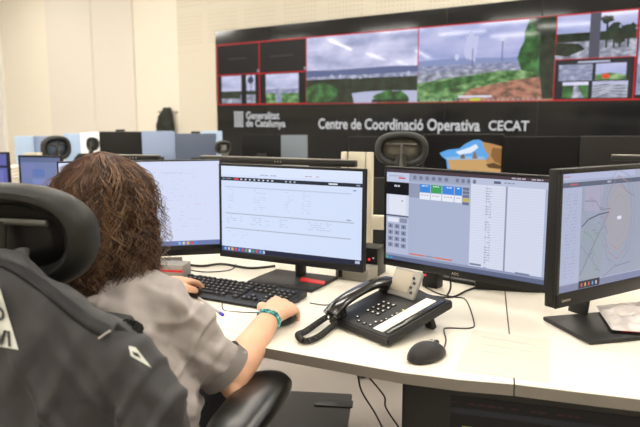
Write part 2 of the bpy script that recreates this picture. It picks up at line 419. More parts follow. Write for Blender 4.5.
def quad_view(p):
    p.rect(.03, .05, .97, .96, '20222c', 1); p.rect(.3, .07, .7, .11, 'b9bdd8', 2)
    p.rect(.06, .14, .49, .53, HAZE, 2); p.rect(.53, .14, .9, .53, SKY2, 2); p.poly([(.53, .4), (.7, .36), (.9, .42), (.9, .53), (.53, .53)], GRASS, 3); p.blob(.66, .44, .05, .06, 'd84a2c', 4)
    p.rect(.12, .56, .45, .95, TREE2, 2); p.rect(.12, .56, .45, .64, SKY, 3); p.poly([(.27, .64), (.31, .64), (.4, .95), (.24, .95)], ROADC, 3)
    p.rect(.5, .56, .93, .95, ROADC, 2); p.poly([(.5, .56), (.93, .56), (.93, .66), (.66, .62), (.5, .66)], 'b8bbd8', 3)
    for k in range(4): p.line([(.5, .72+k*.07), (.7, .66+k*.05), (.93, .62+k*.08)], .012, 'd9dcec', 4)
def last_view(p): p.rect(.02, .05, .98, .6, SKY, 1); p.rect(.02, .6, .98, .95, HAZE, 1)
for i, d in enumerate((dark_caption, dark_caption, small_sky, haze_small, valley, industry, street, quad_view, last_view)):
    feed(i, d, ['blank dark picture at top left', 'blank dark picture beside it', 'small cloudy street picture', 'small hazy picture', 'wide cloudy valley picture', 'wide picture of chimneys and green slope', 'street picture with palms', 'split picture of four roads', 'cloudy picture at far right'][i])
def wall_text(body, px0, px1, pybase, pycap, name='lettering', bold=.0):
    x0, z0 = wr(px0, pybase); x1, _ = wr(px1, pybase); zc = wr(px0, pycap)[1]
    bm, (a, b) = text_bm(body, 1.0, .018)
    sx = (x1-x0)/(b-a); sz = (zc-z0)/.70
    for v in bm.verts: v.co = Vector((x0+(v.co.x-a)*sx, YF-.002, z0+v.co.y*sz))
    # the font lies in x,y : y became z
    return obj(name, bm, screen_mat('d9dadc', .85), vt, False)
def wall_text2(*a, **k): return wall_text(*a, **k)
wall_text('Centre de Coordinació Operativa', 318.5, 480, 128.5, 118.5)
wall_text('CECAT', 488.5, 529, 130.2, 120.6)
wall_text('Generalitat', 246.2, 279.5, 118.8, 111.8)
wall_text('de Catalunya', 246.2, 285.5, 126.4, 119.6)
bm = BM(); x0, z1 = wr(234, 111.5); x1, z0 = wr(243.6, 127)
w = x1-x0
for k in range(4):
    box(bm, (x0+w*(.125+.25*k), YF-.002, (z0+z1)/2), (w*.17, .004, z1-z0))
box(bm, (x0+w/2, YF-.002, z1-.01), (w, .004, .02)); box(bm, (x0+w/2, YF-.002, z0+.01), (w, .004, .02))
obj('striped_emblem', bm, screen_mat('c3c4c6', .8), vt, False)

# jacket on wall hooks
hk = at(168, 112, 1); tj, zj = onwall(168, 111)
jt = thing('hanging_coat', 'dark coat hanging on a hook on the cream wall beyond the desks', 'coat', wallpt(tj+.03, .56, .03), -WY)
bm = BM()
loft(bm, [((0, -.05, .05), (.22, 0, 0), (0, .05, 0)), ((0, -.07, .35), (.21, 0, 0), (0, .07, 0)), ((0, -.07, .60), (.21, 0, 0), (0, .08, 0)), ((.02, -.07, .72), (.17, 0, 0), (0, .08, 0)), ((.03, -.06, .80), (.11, 0, 0), (0, .07, 0)), ((.03, -.05, .87), (.07, 0, 0), (0, .05, 0))])
for s in (-1, 1): limb(bm, [(s*.13, -.07, .68), (s*.18, -.08, .4), (s*.18, -.08, .12)], [.06, .05, .045], 12)
remesh('coat_body', bm, mat('dark_green_cloth', '23261f', .85, bump=.3), jt, .02, 3, lambda c: .025*mnoise.noise(c*9))
for i, px in enumerate((160.5, 177.5)):
    t_, z_ = onwall(px, 112); bm = BM(); cyl(bm, (0, 0, 0), .018, .05, 12, .005, rot=(R(90), 0, 0))
    o = obj('coat_hook', bm, STEEL); o.location = wallpt(t_, z_, .027); o.rotation_euler = (0, 0, -WY)
    tag(o, ['small metal coat hook on the wall, left of the hanging coat', 'small metal coat hook on the wall, right of the hanging coat'][i], 'hook')

# ------------------------------------------------------------------ monitors
def monitor(label, top, yaw, tilt, w, h, draw=None, chin=.018, bez=.008, deep=.045, desk=DZ, stand_yaw=None, basec=None, cam=False, group=None, base=(.24, .19), dead=None, casem=None, es=1.0, name='monitor', brand=None, side=.02, plain=False):
    top = Vector(top)
    t = thing(name, label, 'monitor', (top.x, top.y, desk), yaw, group)
    zt_ = top.z-desk; zc = zt_-h/2
    rot = (tilt*-1, 0, 0); cz = Vector((0, math.sin(tilt)*-h/2, zc))
    cm = casem or CASE
    bm = BM(); box(bm, (0, side/2, 0), (w, side, h), .004)
    if not plain: box(bm, (0, side+deep*.3, -.01), (w*.72, deep*.6, h*.72), .012, seg=3)
    o = obj('casing', bm, cm, t); o.location = cz; o.rotation_euler = rot
    bm = BM(); sh = h-bez-chin; sw = w-2*bez; scz = (chin-bez)/2
    for c, s in (((0, -.002, h/2-bez/2), (w, .006, bez)), ((0, -.002, -h/2+chin/2), (w, .006, chin)), ((-w/2+bez/2, -.002, 0), (bez, .006, h)), ((w/2-bez/2, -.002, 0), (bez, .006, h))):
        box(bm, c, s, .0015)
    b = obj('bezel', bm, BEZ, t); b.location = cz; b.rotation_euler = rot
    p = Paint(sw, sh); p.es = es; p.rect(0, 0, 1, 1, dead or '101114', 0)
    if draw: draw(p)
    s = p.build('screen', t, cz+Vector((0, -.001, scz)), rot)
    if brand:
        bm, (a, bb) = text_bm(brand[0], .011, .0004)
        for v in bm.verts: v.co = Vector((v.co.x-a, -.0056, v.co.y-.004))
        q = obj('brand_lettering', bm, mat('grey_print', '9a9486', .6), b, False); q.location = (brand[1], 0, -h/2+chin/2)
    sy = 0 if stand_yaw is None else stand_yaw-yaw
    bc = Vector((0, .06, 0)) if basec is None else Matrix.Rotation(-yaw, 3, 'Z') @ (Vector((basec[0], basec[1], desk))-Vector((top.x, top.y, desk)))
    bm = BM(); box(bm, (0, 0, .006), (base[0], base[1], .012), .004); o = obj('stand_base', bm, BLK2, t); o.location = bc; o.rotation_euler = (0, 0, sy)
    bm = BM(); yb = (side if plain else side+deep*.6)+.016
    nx = bc.x*.8; ny = max(bc.y+.03, yb+.01)
    zk = zc-h*.3 if plain else zc
    tube(bm, [(nx, ny, .01), (nx*.6, ny, zk*.5), (0, yb+.004, zk)], [(.03, .014)]*3, 16)
    box(bm, (0, yb-.008, zk), (.1, .018, .1), .004)
    obj('stand_neck', bm, BLK2, t)
    return t, sw, sh

def taskbar(p, v0, dark='232a3f', n=9, u0=.02, icons=True):
    p.rect(0, v0, 1, 1, dark, 2)
    if icons:
        cs = ['8fb7e6', 'c8cdd8', 'f0b75a', 'e0504a', '4a8fe0', 'd8474c', '7fae5a', 'e8ecf4', '4ea06a', 'd9524a', '5fa0d8', 'c5cbe0']
        hh = (1-v0)
        for i in range(n): p.rect(u0+i*.027, v0+hh*.22, u0+i*.027+.016, v0+hh*.8, cs[i % len(cs)], 3)
rng = random.Random(3)
def textline(p, u0, u1, v, hgt, c, lay=3, dens=.75):
    u = u0
    while u < u1:
        w_ = rng.uniform(.008, .025)
        if rng.random() < dens: p.rect(u, v, min(u+w_, u1), v+hgt, c, lay)
        u += w_+.005
def draw_B(p):
    p.rect(0, 0, 1, 1, 'd3e0fa', 1); p.rect(0, 0, 1, .1, 'dbe6fb', 2); textline(p, .3, .42, .085, .01, '93a3cf', 3); textline(p, .62, .72, .075, .01, 'c79ab8', 3)
    p.rect(0, .128, 1, .168, '1f2a3a', 2); textline(p, .01, .11, .14, .012, '7d8899', 3)
    p.rect(.1, .137, .135, .158, 'd84a5a', 3)
    for i in range(8): p.rect(.15+i*.033, .14, .163+i*.033, .156, 'd2dbe8', 3)
    for i in range(3): p.rect(.48+i*.03, .14, .493+i*.03, .156, 'aab6c8', 3)
    p.rect(.78, .14, .84, .155, 'e8edf5', 3); p.rect(.96, .14, .985, .158, '8a94a8', 3)
    textline(p, .9, .96, .2, .012, '6f86c0', 3)
    p.rect(.03, .235, .93, .247, 'b9c6e2', 3)
    for i in range(9):
        v = .265+i*.027
        for a, b in ((.05, .1), (.25, .34), (.48, .54), (.6, .66)):
            textline(p, a, b, v, .007, 'bccae9', 3, .5)
    p.rect(.03, .545, .95, .556, 'a9b3c8', 3); p.rect(.9, .52, .93, .53, '7f8aa3', 3)
    for i in range(4):
        v = .58+i*.025
        for a, b in ((.04, .16), (.22, .36), (.44, .5), (.64, .8)): textline(p, a, b, v, .008, 'b4c2e0', 3, .6)
    p.rect(.03, .72, .93, .731, 'a9b3c8', 3)
    for i in range(5):
        v = .76+i*.03; textline(p, .05, .2, v, .007, 'c0cdec', 3, .4)
    taskbar(p, .945, '44598c', 12); p.rect(.33, .945, 1, 1, '1f2740', 3); p.rect(.96, .955, .99, .985, 'b8c2d8', 4)
def draw_A(p):
    p.rect(0, 0, 1, 1, 'd6def8', 1)
    for i in range(10): p.rect(.03+i*.09, .05, .031+i*.09, .92, 'c9d2f0', 2)
    for i in range(14): p.rect(0, .1+i*.06, 1, .101+i*.06, 'cdd6f2', 2)
    for i in range(16): textline(p, .3+rng.uniform(0, .3), .75+rng.uniform(0, .15), .14+i*.045, .006, 'c3cbe8', 3, .3)
    textline(p, .4, .8, .13, .006, 'b2bbe0', 3); textline(p, .8, .95, .5, .006, 'd8b8d4', 3, .4)
    taskbar(p, .945, '6d7cae', 5, .72)
def draw_C(p):
    p.rect(0, 0, 1, 1, 'a9b3cf', 1); p.rect(0, 0, 1, .035, '4a3c46', 2); textline(p, .8, .97, .01, .014, 'b9b2c0', 3)
    p.rect(0, .035, .16, .135, 'c3cbe4', 2); p.rect(.16, .035, .56, .115, '9aa3bd', 2); textline(p, .02, .12, .065, .014, '9fa7c4', 3); p.rect(.085, .085, .135, .1, 'd0505c', 3)
    for i in range(6): p.blob(.2+i*.042, .075, .013, .022, '747c96', 3, 10, 0); 
    for i in range(4): p.blob(.48+i*.035, .075, .011, .022, '747c96', 3, 10, 0)
    p.rect(0, .14, .16, .275, '15161c', 3); textline(p, .04, .1, .17, .02, 'c8ccd8', 4)
    p.rect(0, .275, .16, .5, 'd2d8ea', 2); p.rect(.02, .285, .14, .49, 'dfe4f2', 3); p.rect(.11, .33, .118, .35, '8a90a8', 4)
    p.rect(0, .5, .16, .515, '50566a', 3); p.rect(.0, .52, .16, .93, 'b4bcd6', 2); p.rect(.01, .53, .09, .58, 'e2e6f3', 3)
    for r_ in range(4):
        for c in range(3):
            p.rect(.014+c*.047, .6+r_*.07, .05+c*.047, .65+r_*.07, '8a92ac', 3); p.rect(.027+c*.047, .615+r_*.07, .037+c*.047, .635+r_*.07, '3a4058', 4)
        p.rect(.1+0*.01, .53, .15, .58, '8a92ac', 3) if r_ == 0 else None
    p.rect(.16, .14, .235, .29, '9199b3', 2)
    for a, b, c in ((.235, .305, '3a86dc'), (.31, .38, '3aa05a'), (.385, .46, '3a86dc'), (.465, .51, '3a86dc')):
        p.rect(a, .14, b, .225, c, 3); textline(p, a+.015, b-.015, .15, .012, 'd8e4f4', 4); p.rect(a, .23, b, .3, 'e4e9f5', 3)
        textline(p, a+.01, b-.01, .25, .008, 'b8a0b0', 4, .5)
    for i, c in enumerate(('6c738c', '6c738c', '6c738c', 'c9b24a', '6c738c')): p.rect(.515, .14+i*.037, .555, .17+i*.037, c, 3)
    p.rect(.56, .035, 1, .1, 'b9c1da', 2); p.rect(.7, .055, .74, .08, '5b6380', 3); textline(p, .76, .84, .06, .014, '8e96b4', 3)
    p.rect(.565, .1, .77, .955, 'd6dcee', 2); p.rect(.78, .1, .985, .955, 'd3d9ec', 2); p.rect(.77, .1, .78, .955, '9098b2', 3)
    p.rect(.66, .1, .662, .9, 'b4bcd4', 3)
    for i in range(32):
        v = .125+i*.0255; p.rect(.57, v, .765, v+.002, 'b9c1d8', 3); p.rect(.79, v, .98, v+.002, 'bfc7dc', 3); textline(p, .655, .69, v+.006, .007, '8f98b4', 4, .7)
    p.rect(.17, .9, .28, .915, 'd4735a', 3); p.rect(.34, .9, .46, .915, 'd4735a', 3); p.rect(.285, .9, .335, .915, '8790b0', 3)
    p.rect(0, .93, 1, .955, '9099b8', 4); p.rect(.57, .9, .64, .92, '7b83a0', 4); p.rect(.84, .92, .92, .94, '7b83a0', 5)
    p.rect(0, .955, 1, 1, '5f6888', 4); p.rect(.0, .965, .02, .99, '5fae9a', 5); p.rect(.03, .965, .05, .99, '3d8fd0', 5)
def draw_D(p):
    P0, K = p.poly, .56
    def poly(pts, m, lay=1): P0([(u*K, v) for u, v in pts], m, lay)
    P0([(0, 0), (1, 0), (1, 1), (0, 1)], 'a3abc6', 1); P0([(.5, .12), (1, .12), (1, .93), (.5, .93)], '979fb4', 2); P0([(.5, .075), (1, .075), (1, .115), (.5, .115)], '596179', 2); P0([(.5, .94), (1, .94), (1, 1), (.5, 1)], '7c83a4', 3)
    p.poly = poly
    p.rect(0, 0, 1, 1, 'a3abc6', 1); p.rect(0, 0, 1, .055, 'b0b7d6', 2); p.rect(.02, .02, .1, .03, 'b58ca8', 3)
    p.rect(0, .075, 1, .115, '596179', 2); p.rect(.1, .085, .2, .1, 'b0606a', 3); textline(p, .6, .68, .085, .014, 'c0c6da', 3)
    p.rect(0, .12, .26, .93, 'acb4cf', 2)
    for i in range(26): textline(p, .06, .2, .17+i*.028, .006, '8d95b2', 3, .6)
    p.rect(.26, .12, 1, .93, '98a0b6', 2); p.poly([(.26, .5), (.4, .42), (.6, .55), (.55, .93), (.26, .93)], '949fae', 3); p.poly([(.3, .12), (.55, .12), (.5, .35), (.3, .32)], 'a5a3bc', 3)
    cx, cy = .78, .42
    def ring(ru, rv, c, wd, cu=cx, cv=cy, n=26, ph=0): p.line([(cu+ru*math.cos(2*math.pi*i/n+ph)*(1+.05*math.sin(3*i)), cv+rv*math.sin(2*math.pi*i/n+ph)*(1+.05*math.cos(2*i))) for i in range(n+1)], wd, c, 5)
    p.blob(cx, cy, .17, .3, 'a09fac', 4, 26, .04); ring(.2, .36, 'a2848c', .008); ring(.16, .28, 'a88f93', .006); ring(.12, .2, '8f9a8f', .005); ring(.24, .42, '7f8a9a', .005)
    p.rect(cx-.02, cy-.015, cx+.04, cy+.015, 'd9def0', 6)
    for pts, c, wd in (([(.27, .46), (.36, .4), (.5, .37), (.64, .36)], '51586e', .012), ([(.27, .88), (.42, .66), (.55, .48), (.62, .38)], '6d7286', .01), ([(.27, .62), (.4, .74), (.55, .88)], '858ba0', .008),
                       ([(.3, .24), (.45, .25), (.52, .33), (.66, .33)], '727990', .007), ([(.5, .12), (.52, .3), (.6, .5), (.62, .7), (.72, .9)], '8f8a9e', .006), ([(.3, .5), (.4, .55), (.46, .62)], '6f9a86', .008),
                       ([(.27, .3), (.33, .4), (.3, .55), (.35, .8)], '7e9a94', .006), ([(.66, .12), (.6, .25), (.64, .4)], '9a7f92', .006), ([(.8, .12), (.9, .2), (1, .24)], '7d849c', .008), ([(.6, .93), (.75, .86), (1, .84)], '7d849c', .008)):
        p.line(pts, wd, c, 5)
    for i in range(12):
        u, v = rng.uniform(.3, .6), rng.uniform(.16, .85); p.line([(u, v), (u+rng.uniform(.02, .06), v+rng.uniform(-.04, .04)), (u+rng.uniform(.03, .08), v+rng.uniform(.0, .08))], .005, rng.choice(['6f7690', '8d7f90', '6f8a8a']), 5)
    p.rect(0, .94, 1, 1, '7c83a4', 3); p.rect(.26, .93, .55, .995, '2b2a3a', 4)
    for i in range(5): p.rect(.29+i*.05, .95, .31+i*.05, .98, ['c85a4a', 'd8a84a', 'c8585a', '5a9ad0', 'c0c4d4'][i], 5)
MB_, _, _ = monitor('wide monitor in the middle of the desk showing a pale page, behind the keyboard', (-.102, 2.088, 1.131), R(-27.1), R(1), .539, .321, draw_B, basec=(-.09, 2.10), es=1, chin=.022)
MC_, _, _ = monitor('monitor behind the desk phone showing a control panel with blue and green boxes', (.413, 1.898, 1.132), R(-40.5), R(-.4), .539, .321, draw_C, es=1, chin=.022, base=(.16, .13), basec=(.50, 2.13), brand=('AOC', -.02))
MD_, _, _ = monitor('thick-bezelled monitor on the right of the desk showing a city map', (.797, 1.683, 1.165), R(32.1), R(1.2), .545, .34, draw_D, es=1, chin=.036, bez=.012, basec=(.755, 1.625), stand_yaw=R(14), base=(.27, .2), brand=('Lenovo', -.25), side=.03)
MA_, _, _ = monitor('monitor beside the seated person\'s head showing a nearly blank white page', (-.618, 2.243, 1.138), R(12.5), R(0), .545, .34, draw_A, es=1, chin=.036, bez=.005, base=(.26, .22))
# ------------------------------------------------------------------ front desks
fe = [onz(*p, DZ) for p in ((150, 328), (219, 339), (300, 354), (400, 372), (460, 379.5), (514.5, 384), (580, 392), (640, 399), (760, 414))]
seam_b = onz(505, 292, DZ); sdir = (seam_b-fe[5]).normalized(); sb = fe[5]+sdir*1.0
left_back = [Vector((.62, 2.52, 0)), Vector((-.1, 2.72, 0)), Vector((-1.1, 2.72, 0)), Vector((-1.15, 1.95, 0))]
def desk(label, pts, legs):
    c = sum(((Vector((p[0], p[1], 0))) for p in pts), Vector())/len(pts)
    t = thing('desk', label, 'desk', (c.x, c.y, 0), 0)
    L_ = [(p[0]-c.x, p[1]-c.y) for p in pts]
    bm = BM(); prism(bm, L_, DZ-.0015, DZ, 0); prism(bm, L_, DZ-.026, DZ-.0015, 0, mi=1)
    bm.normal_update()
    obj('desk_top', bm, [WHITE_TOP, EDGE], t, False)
    for (lx, ly) in legs:
        bm = BM(); box(bm, (lx-c.x, ly-c.y, (DZ-.026)/2), (.05, .05, DZ-.027), .004); obj('leg', bm, BLK2, t)
    return t
g = sdir.cross(Vector((0, 0, 1)))*.0015
sb0 = fe[5]+sdir*.95
desk('white desk top with the keyboard, phone and mouse on it', [tuple(p-g)[:2] if i == 5 else tuple(p)[:2] for i, p in enumerate(fe[:6])]+[tuple(sb0-g)[:2]]+[tuple(p)[:2] for p in left_back]+[(-1.0, 1.8)],
     [(-1.0, 2.6), (.45, 2.45)])
desk('white desk top under the city-map monitor on the right', [tuple(fe[5]+g)[:2]]+[tuple(p)[:2] for p in fe[6:]]+[(2.0, 1.9), (1.8, 2.5), tuple(sb0+g)[:2]],
     [(.7, 2.25), (1.7, 2.3), (1.5, 1.5)])

# black cabinet under the right part of the desk
cb0 = onz(397, 384, DZ-.03); cdir = (fe[7]-fe[3]).normalized()
cyaw = math.atan2(cdir.y, cdir.x)
ct = thing('under_desk_cabinet', 'black cabinet with a dark glass front under the right desk', 'cabinet', (cb0.x, cb0.y, 0), cyaw)
bm = BM(); box(bm, (.55, .30, .36), (1.1, .46, .69), .005); obj('body', bm, BLK, ct)
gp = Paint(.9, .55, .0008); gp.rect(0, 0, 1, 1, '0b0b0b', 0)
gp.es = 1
textline(gp, .0, .3, .025, .008, '2e1214', 1, .8); gp.rect(.0, .05, .62, .075, '1c1f21', 1); gp.rect(.03, .125, .07, .2, '8f9a24', 3); textline(gp, .15, .3, .14, .02, '3a4042', 2); gp.rect(.1, .24, .8, .26, '1a1d1f', 1); gp.rect(.12, .26, .19, .4, 'a8b62a', 2)  # dim glowing shapes painted on the glass like reflections of screens
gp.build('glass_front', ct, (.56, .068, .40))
bm = BM(); box(bm, (1.0, .05, .66), (.06, .02, .012), .003); obj('handle', bm, STEEL, ct)

# footrest on the floor
f0 = onz(350, 404, .07)
ft = thing('footrest', 'dark grey ribbed footrest on the floor under the desk', 'footrest', (f0.x-.22, f0.y+.03, 0), R(-7))
bm = BM(); box(bm, (0, -.2, .075), (.46, .42, .02), .006, rot=(R(8), 0, 0)); obj('foot_plate', bm, mat('dark_grey_rubber', '3a3836', .7, bump=.3, bscale=300), ft)
for s in (-1, 1):
    bm = BM(); box(bm, (s*.2, -.2, .03), (.03, .34, .06), .005); obj('base_frame', bm, BLK, ft)
bm = BM(); box(bm, (.16, -.08, .105), (.16, .05, .006), .002, rot=(R(8), 0, 0)); obj('grip_pad', bm, BLK, ft)

# ------------------------------------------------------------------ keyboard
KY = -.496
KB0 = Vector((-.434, 2.116, DZ))
kt = thing('keyboard', 'black full-size computer keyboard lying in front of the middle monitor', 'keyboard', KB0, KY)
KW, KD = .45, .165
bm = BM(); t_ = bmesh.new()
prof = [(0, .004), (0, .022), (-.03, .024), (-.125, .014), (-KD, .008), (-KD, .002)]
vs0 = [t_.verts.new((0, y, z)) for y, z in prof]; vs1 = [t_.verts.new((KW, y, z)) for y, z in prof]
t_.faces.new(vs0); t_.faces.new(list(reversed(vs1)))
for i in range(6): t_.faces.new((vs0[i], vs1[i], vs1[(i+1) % 6], vs0[(i+1) % 6]))
bmesh.ops.recalc_face_normals(t_, faces=t_.faces); bmesh.ops.bevel(t_, geom=t_.edges[:], offset=.002, segments=2, affect='EDGES'); merge(bm, t_)
obj('keyboard_case', bm, BLK, kt)
key0 = None
KEYM = mat('key_plastic', '201f1f', .4); LEG = mat('key_legend', 'a9a79f', .6)
def keycap(wd):
    bm = BM(); t = bmesh.new(); bmesh.ops.create_cube(t, size=1); bmesh.ops.scale(t, vec=(wd-.0025, .0163, .008), verts=t.verts)
    for v in t.verts:
        if v.co.z > 0: v.co.x *= 1-.0035/wd*.9; v.co.y *= .8
    bmesh.ops.bevel(t, geom=t.edges[:], offset=.001, segments=2, affect='EDGES'); merge(bm, t, (0, 0, .004), mi=0)
    box(bm, (-.002, .002, .0084), (.004, .004, .0006), mi=1)
    o = obj('key', bm, [KEYM, LEG], kt); return o
kmesh = {}
U = .0188
rows = [[(0, 1)]+[(2+i+(i//4)*.5, 1) for i in range(12)], [(i, 1) for i in range(13)]+[(13, 2)], [(0, 1.5)]+[(1.5+i, 1) for i in range(12)]+[(13.5, 1.5)],
        [(0, 1.75)]+[(1.75+i, 1) for i in range(11)]+[(12.75, 2.25)], [(0, 2.25)]+[(2.25+i, 1) for i in range(10)]+[(12.25, 2.75)], [(0, 1.25), (1.25, 1.25), (2.5, 1.25), (3.75, 6.25), (10, 1.25), (11.25, 1.25), (13.75, 1.25)]]
allk = []
for r_, row in enumerate(rows):
    for u, w_ in row: allk.append((u, w_, r_))
for r_ in (0, 1, 2): allk += [(15.5+i, 1, r_) for i in range(3)]
allk += [(16.5, 1, 4)]+[(15.5+i, 1, 5) for i in range(3)]
for r_ in (1, 2, 3, 4): allk += [(19+i, 1, r_) for i in range(4 if r_ in (1, 2, 3) else 3)]
allk += [(19, 2, 5), (21, 1, 5), (22, 1, 5)]
far = sorted(range(len(allk)), key=lambda i: (allk[i][2] == 5 and allk[i][0] > 14, 0))
stuffk = []
for i, (u, w_, r_) in enumerate(allk[:]):
    y = -.022-r_*.0205-(.003 if r_ else 0); x = .012+(u+w_/2)*U*(.985); z = .0235-.0105*max(0, (-y-.03))/.095
    if i >= 99: stuffk.append((x, y, z, w_)); continue
    if w_ not in kmesh: o = kmesh[w_] = keycap(w_*U)
    else: o = kmesh[w_].copy(); COL.objects.link(o); o.parent = kt
    o.location = (x, y, z-.002)
if stuffk:
    bm = BM()
    for x, y, z, w_ in stuffk:
        box(bm, (x, y, z+.002), (w_*U-.0035, .0145, .007), .001); box(bm, (x-.002, y+.002, z+.0058), (.004, .004, .0006), mi=1)
    o = obj('keypad_keys', bm, [KEYM, LEG], kt); o['kind'] = 'stuff'

# ------------------------------------------------------------------ desk phone
pA = Vector((0, 0, 0))
pB = onz(388, 349, DZ); pyaw = R(38)
ph = thing('desk_phone', 'black office desk phone with grey display, standing right of the seated person\'s hand', 'telephone', pB, pyaw)
PW, PD = .23, .225      # along the label strip side, and back
# local: x to the right/back end, y to the left/back end ; wedge rising along x (display end high)
def wedge(bm, x0, x1, y0, y1, za0, za1, th=.022, bev=.004):
    t = bmesh.new(); v = [t.verts.new(c) for c in ((x0, y0, za0-th), (x1, y0, za1-th), (x1, y1, za1-th), (x0, y1, za0-th), (x0, y0, za0), (x1, y0, za1), (x1, y1, za1), (x0, y1, za0))]
    for f in ((0, 1, 2, 3), (4, 5, 6, 7), (0, 1, 5, 4), (1, 2, 6, 5), (2, 3, 7, 6), (3, 0, 4, 7)): t.faces.new([v[i] for i in f])
    bmesh.ops.recalc_face_normals(t, faces=t.faces); bmesh.ops.bevel(t, geom=t.edges[:], offset=bev, segments=3, affect='EDGES'); merge(bm, t)
PH_SL = math.atan2(.052, PW)
pz = lambda x: .026+.052*x/PW
bm = BM(); wedge(bm, 0, PW, 0, PD, pz(0), pz(PW)); obj('phone_body', bm, BLK, ph)
for yy in (.04, PD-.04):
    bm = BM(); box(bm, (PW*.80, yy, .022), (.015, .03, .043), .003, rot=(0, R(-25), 0)); obj('foot_stand', bm, BLK, ph)
TILT = (0, -PH_SL, 0)
def on(x, y, dz=0): return Vector((x, y, pz(x)+dz))
bm = BM(); box(bm, on(PW*.47, .05, .001), (PW*.84, .034, .003), .001, rot=TILT); obj('label_strip', bm, PAPER, ph, label='white paper label strip')
bm = BM(); box(bm, on(PW*.5, .018, .001), (PW*.9, .014, .004), .0015, rot=TILT); obj('key_column', bm, GLS, ph)
# display, flipped up
bm = BM(); box(bm, (0, 0, 0), (.012, .098, .078), .004); d = obj('display_housing', bm, mat('silver_plastic', '8d8a84', .4, metal=.3), ph); d.location = on(PW*.85, .138, .029); d.rotation_euler = (0, R(28), 0)
bm = BM(); box(bm, (-.0065, .010, .004), (.002, .068, .056), .0008); obj('display_glass', bm, mat('grey_lcd', 'a39a88', .3), d)
for i in range(4):
    bm = BM(); cyl(bm, (-.007, -.036+(.007 if i % 2 else 0), -.021+i*.013), .004, .004, 12, rot=(0, R(90), 0)); obj('display_button', bm, BLK, d)
# keypad
def pkey(x, y, s=(.012, .010)):
    bm = BM(); box(bm, (0, 0, .001), (s[0], s[1], .004), .0012); box(bm, (0, .001, .0032), (.004, .005, .0006), mi=1)
    o = obj('phone_key', bm, [GLS, mat('key_number_print', 'dddbd2', .6)], ph); o.location = on(x, y); o.rotation_euler = TILT; return o
k0 = None
for r_ in range(4):
    for c in range(3):
        x, y = PW*.56-r_*.0185, .15-c*.0185
        k0 = pkey(x, y) if k0 is None else k0
        if k0.location != on(x, y):
            o = k0.copy(); COL.objects.link(o); o.location = on(x, y)
for x, y in ((.035, .148), (.022, .128), (.02, .105), (.022, .085), (.04, .085), (.05, .075), (.065, .073), (.085, .073), (.1, .072)):
    o = k0.copy(); COL.objects.link(o); o.location = on(x, y); o.scale = (.8, .8, .8)
bm = BM(); cyl(bm, (0, 0, .003), .003, .002, 10); o = obj('status_light', bm, screen_mat('c8d23a', 1), ph); o.location = on(PW*.52, .07)
# handset on its left (y = PD side)
hs = obj('handset', (lambda b: b)(BM()), BLK, ph)
bpy.data.objects.remove(hs)
bm = BM()
HY = PD-.022
hp = smoothpts([on(-.012, HY, .012), on(.012, HY, .026), on(.06, HY, .036), on(.13, HY, .036), on(.185, HY, .026), on(.21, HY, .012)], 5)
n = len(hp); tube(bm, hp, [(.023+.004*abs(i/(n-1)-.5)*2, .012+.004*(abs(i/(n-1)-.5)*2)**2) for i in range(n)], 20)
cyl(bm, on(.012, HY, .012), .024, .026, 24, .004, rot=TILT); cyl(bm, on(.188, HY, .012), .024, .026, 24, .004, rot=TILT)
hs = obj('handset', bm, GLS, ph)
# coiled cord, a loop on the desk
E1 = ph.matrix_basis
import mathutils
phM = Matrix.Translation(pB) @ Matrix.Rotation(pyaw, 4, 'Z')
cp0 = phM @ on(-.014, HY, .008)
path = smoothpts([cp0, onz(325, 318, DZ+.02), onz(306, 331, DZ+.011), onz(298, 335, DZ+.011), onz(305, 341, DZ+.011), onz(318, 337, DZ+.011), onz(330, 328, DZ+.012), phM @ Vector((-.004, PD-.035, .014))], 14)
L_ = [0]
for a, b in zip(path, path[1:]): L_.append(L_[-1]+(b-a).length)
coil = []; N = 900; tot = L_[-1]
j = 0
for i in range(N+1):
    s = tot*i/N
    while j < len(L_)-2 and L_[j+1] < s: j += 1
    u = (s-L_[j])/max(1e-9, L_[j+1]-L_[j]); p = path[j].lerp(path[j+1], u); t = (path[j+1]-path[j]).normalized(); sd = t.cross(Vector((0, 0, 1))).normalized(); up = sd.cross(t)
    a = s/.0062*2*math.pi; coil.append(p+sd*math.cos(a)*.0066+up*math.sin(a)*.0066)
bm = BM(); tube(bm, coil, .0019, 5)
tag(obj('phone_cord', bm, CABLE), 'black coiled cord looping on the desk left of the phone', 'phone cord')

# ------------------------------------------------------------------ mice
def mouse(label, pos, yaw, m=BLK2):
    t = thing('computer_mouse', label, 'mouse', pos, yaw)
    bm = BM(); tt = bmesh.new(); bmesh.ops.create_uvsphere(tt, u_segments=28, v_segments=18, radius=1)
    for v in tt.verts:
        y = v.co.y; v.co.x *= .031*(1-.08*y); v.co.y *= .056; z = v.co.z
        v.co.z = (.036*z*(1-.22*y) if z > 0 else .006*z)+.0065
        if v.co.z < .001: v.co.z = .001
    merge(bm, tt); obj('shell', bm, m, t)
    bm = BM(); cyl(bm, (0, .03, .031), .008, .007, 18, .002, rot=(0, R(90), 0)); obj('scroll_wheel', bm, GLS, t)
    bm = BM(); tube(bm, [(0, .05, .016), (0, .03, .0365), (0, .008, .0445)], .0007, 6); obj('button_gap', bm, GLS, t)
    return t
m1 = onz(427, 359, DZ)
m1p = onz(444, 349, DZ); my = math.atan2(*(m1p-m1).yx)-R(90)
mouse('black mouse alone on the desk in front of the phone', m1+Vector((0, .0, 0)), R(-52))
m2 = Vector((-.094, 1.682, DZ))
mouse('black mouse under the seated person\'s right hand', m2, R(-18))
def cable(pts, r, label, k=8, m=CABLE, name='cable'):
    bm = BM(); tube(bm, smoothpts(pts, k), r, 7); return tag(obj(name, bm, m), label, 'cable')
cz = DZ+.0022
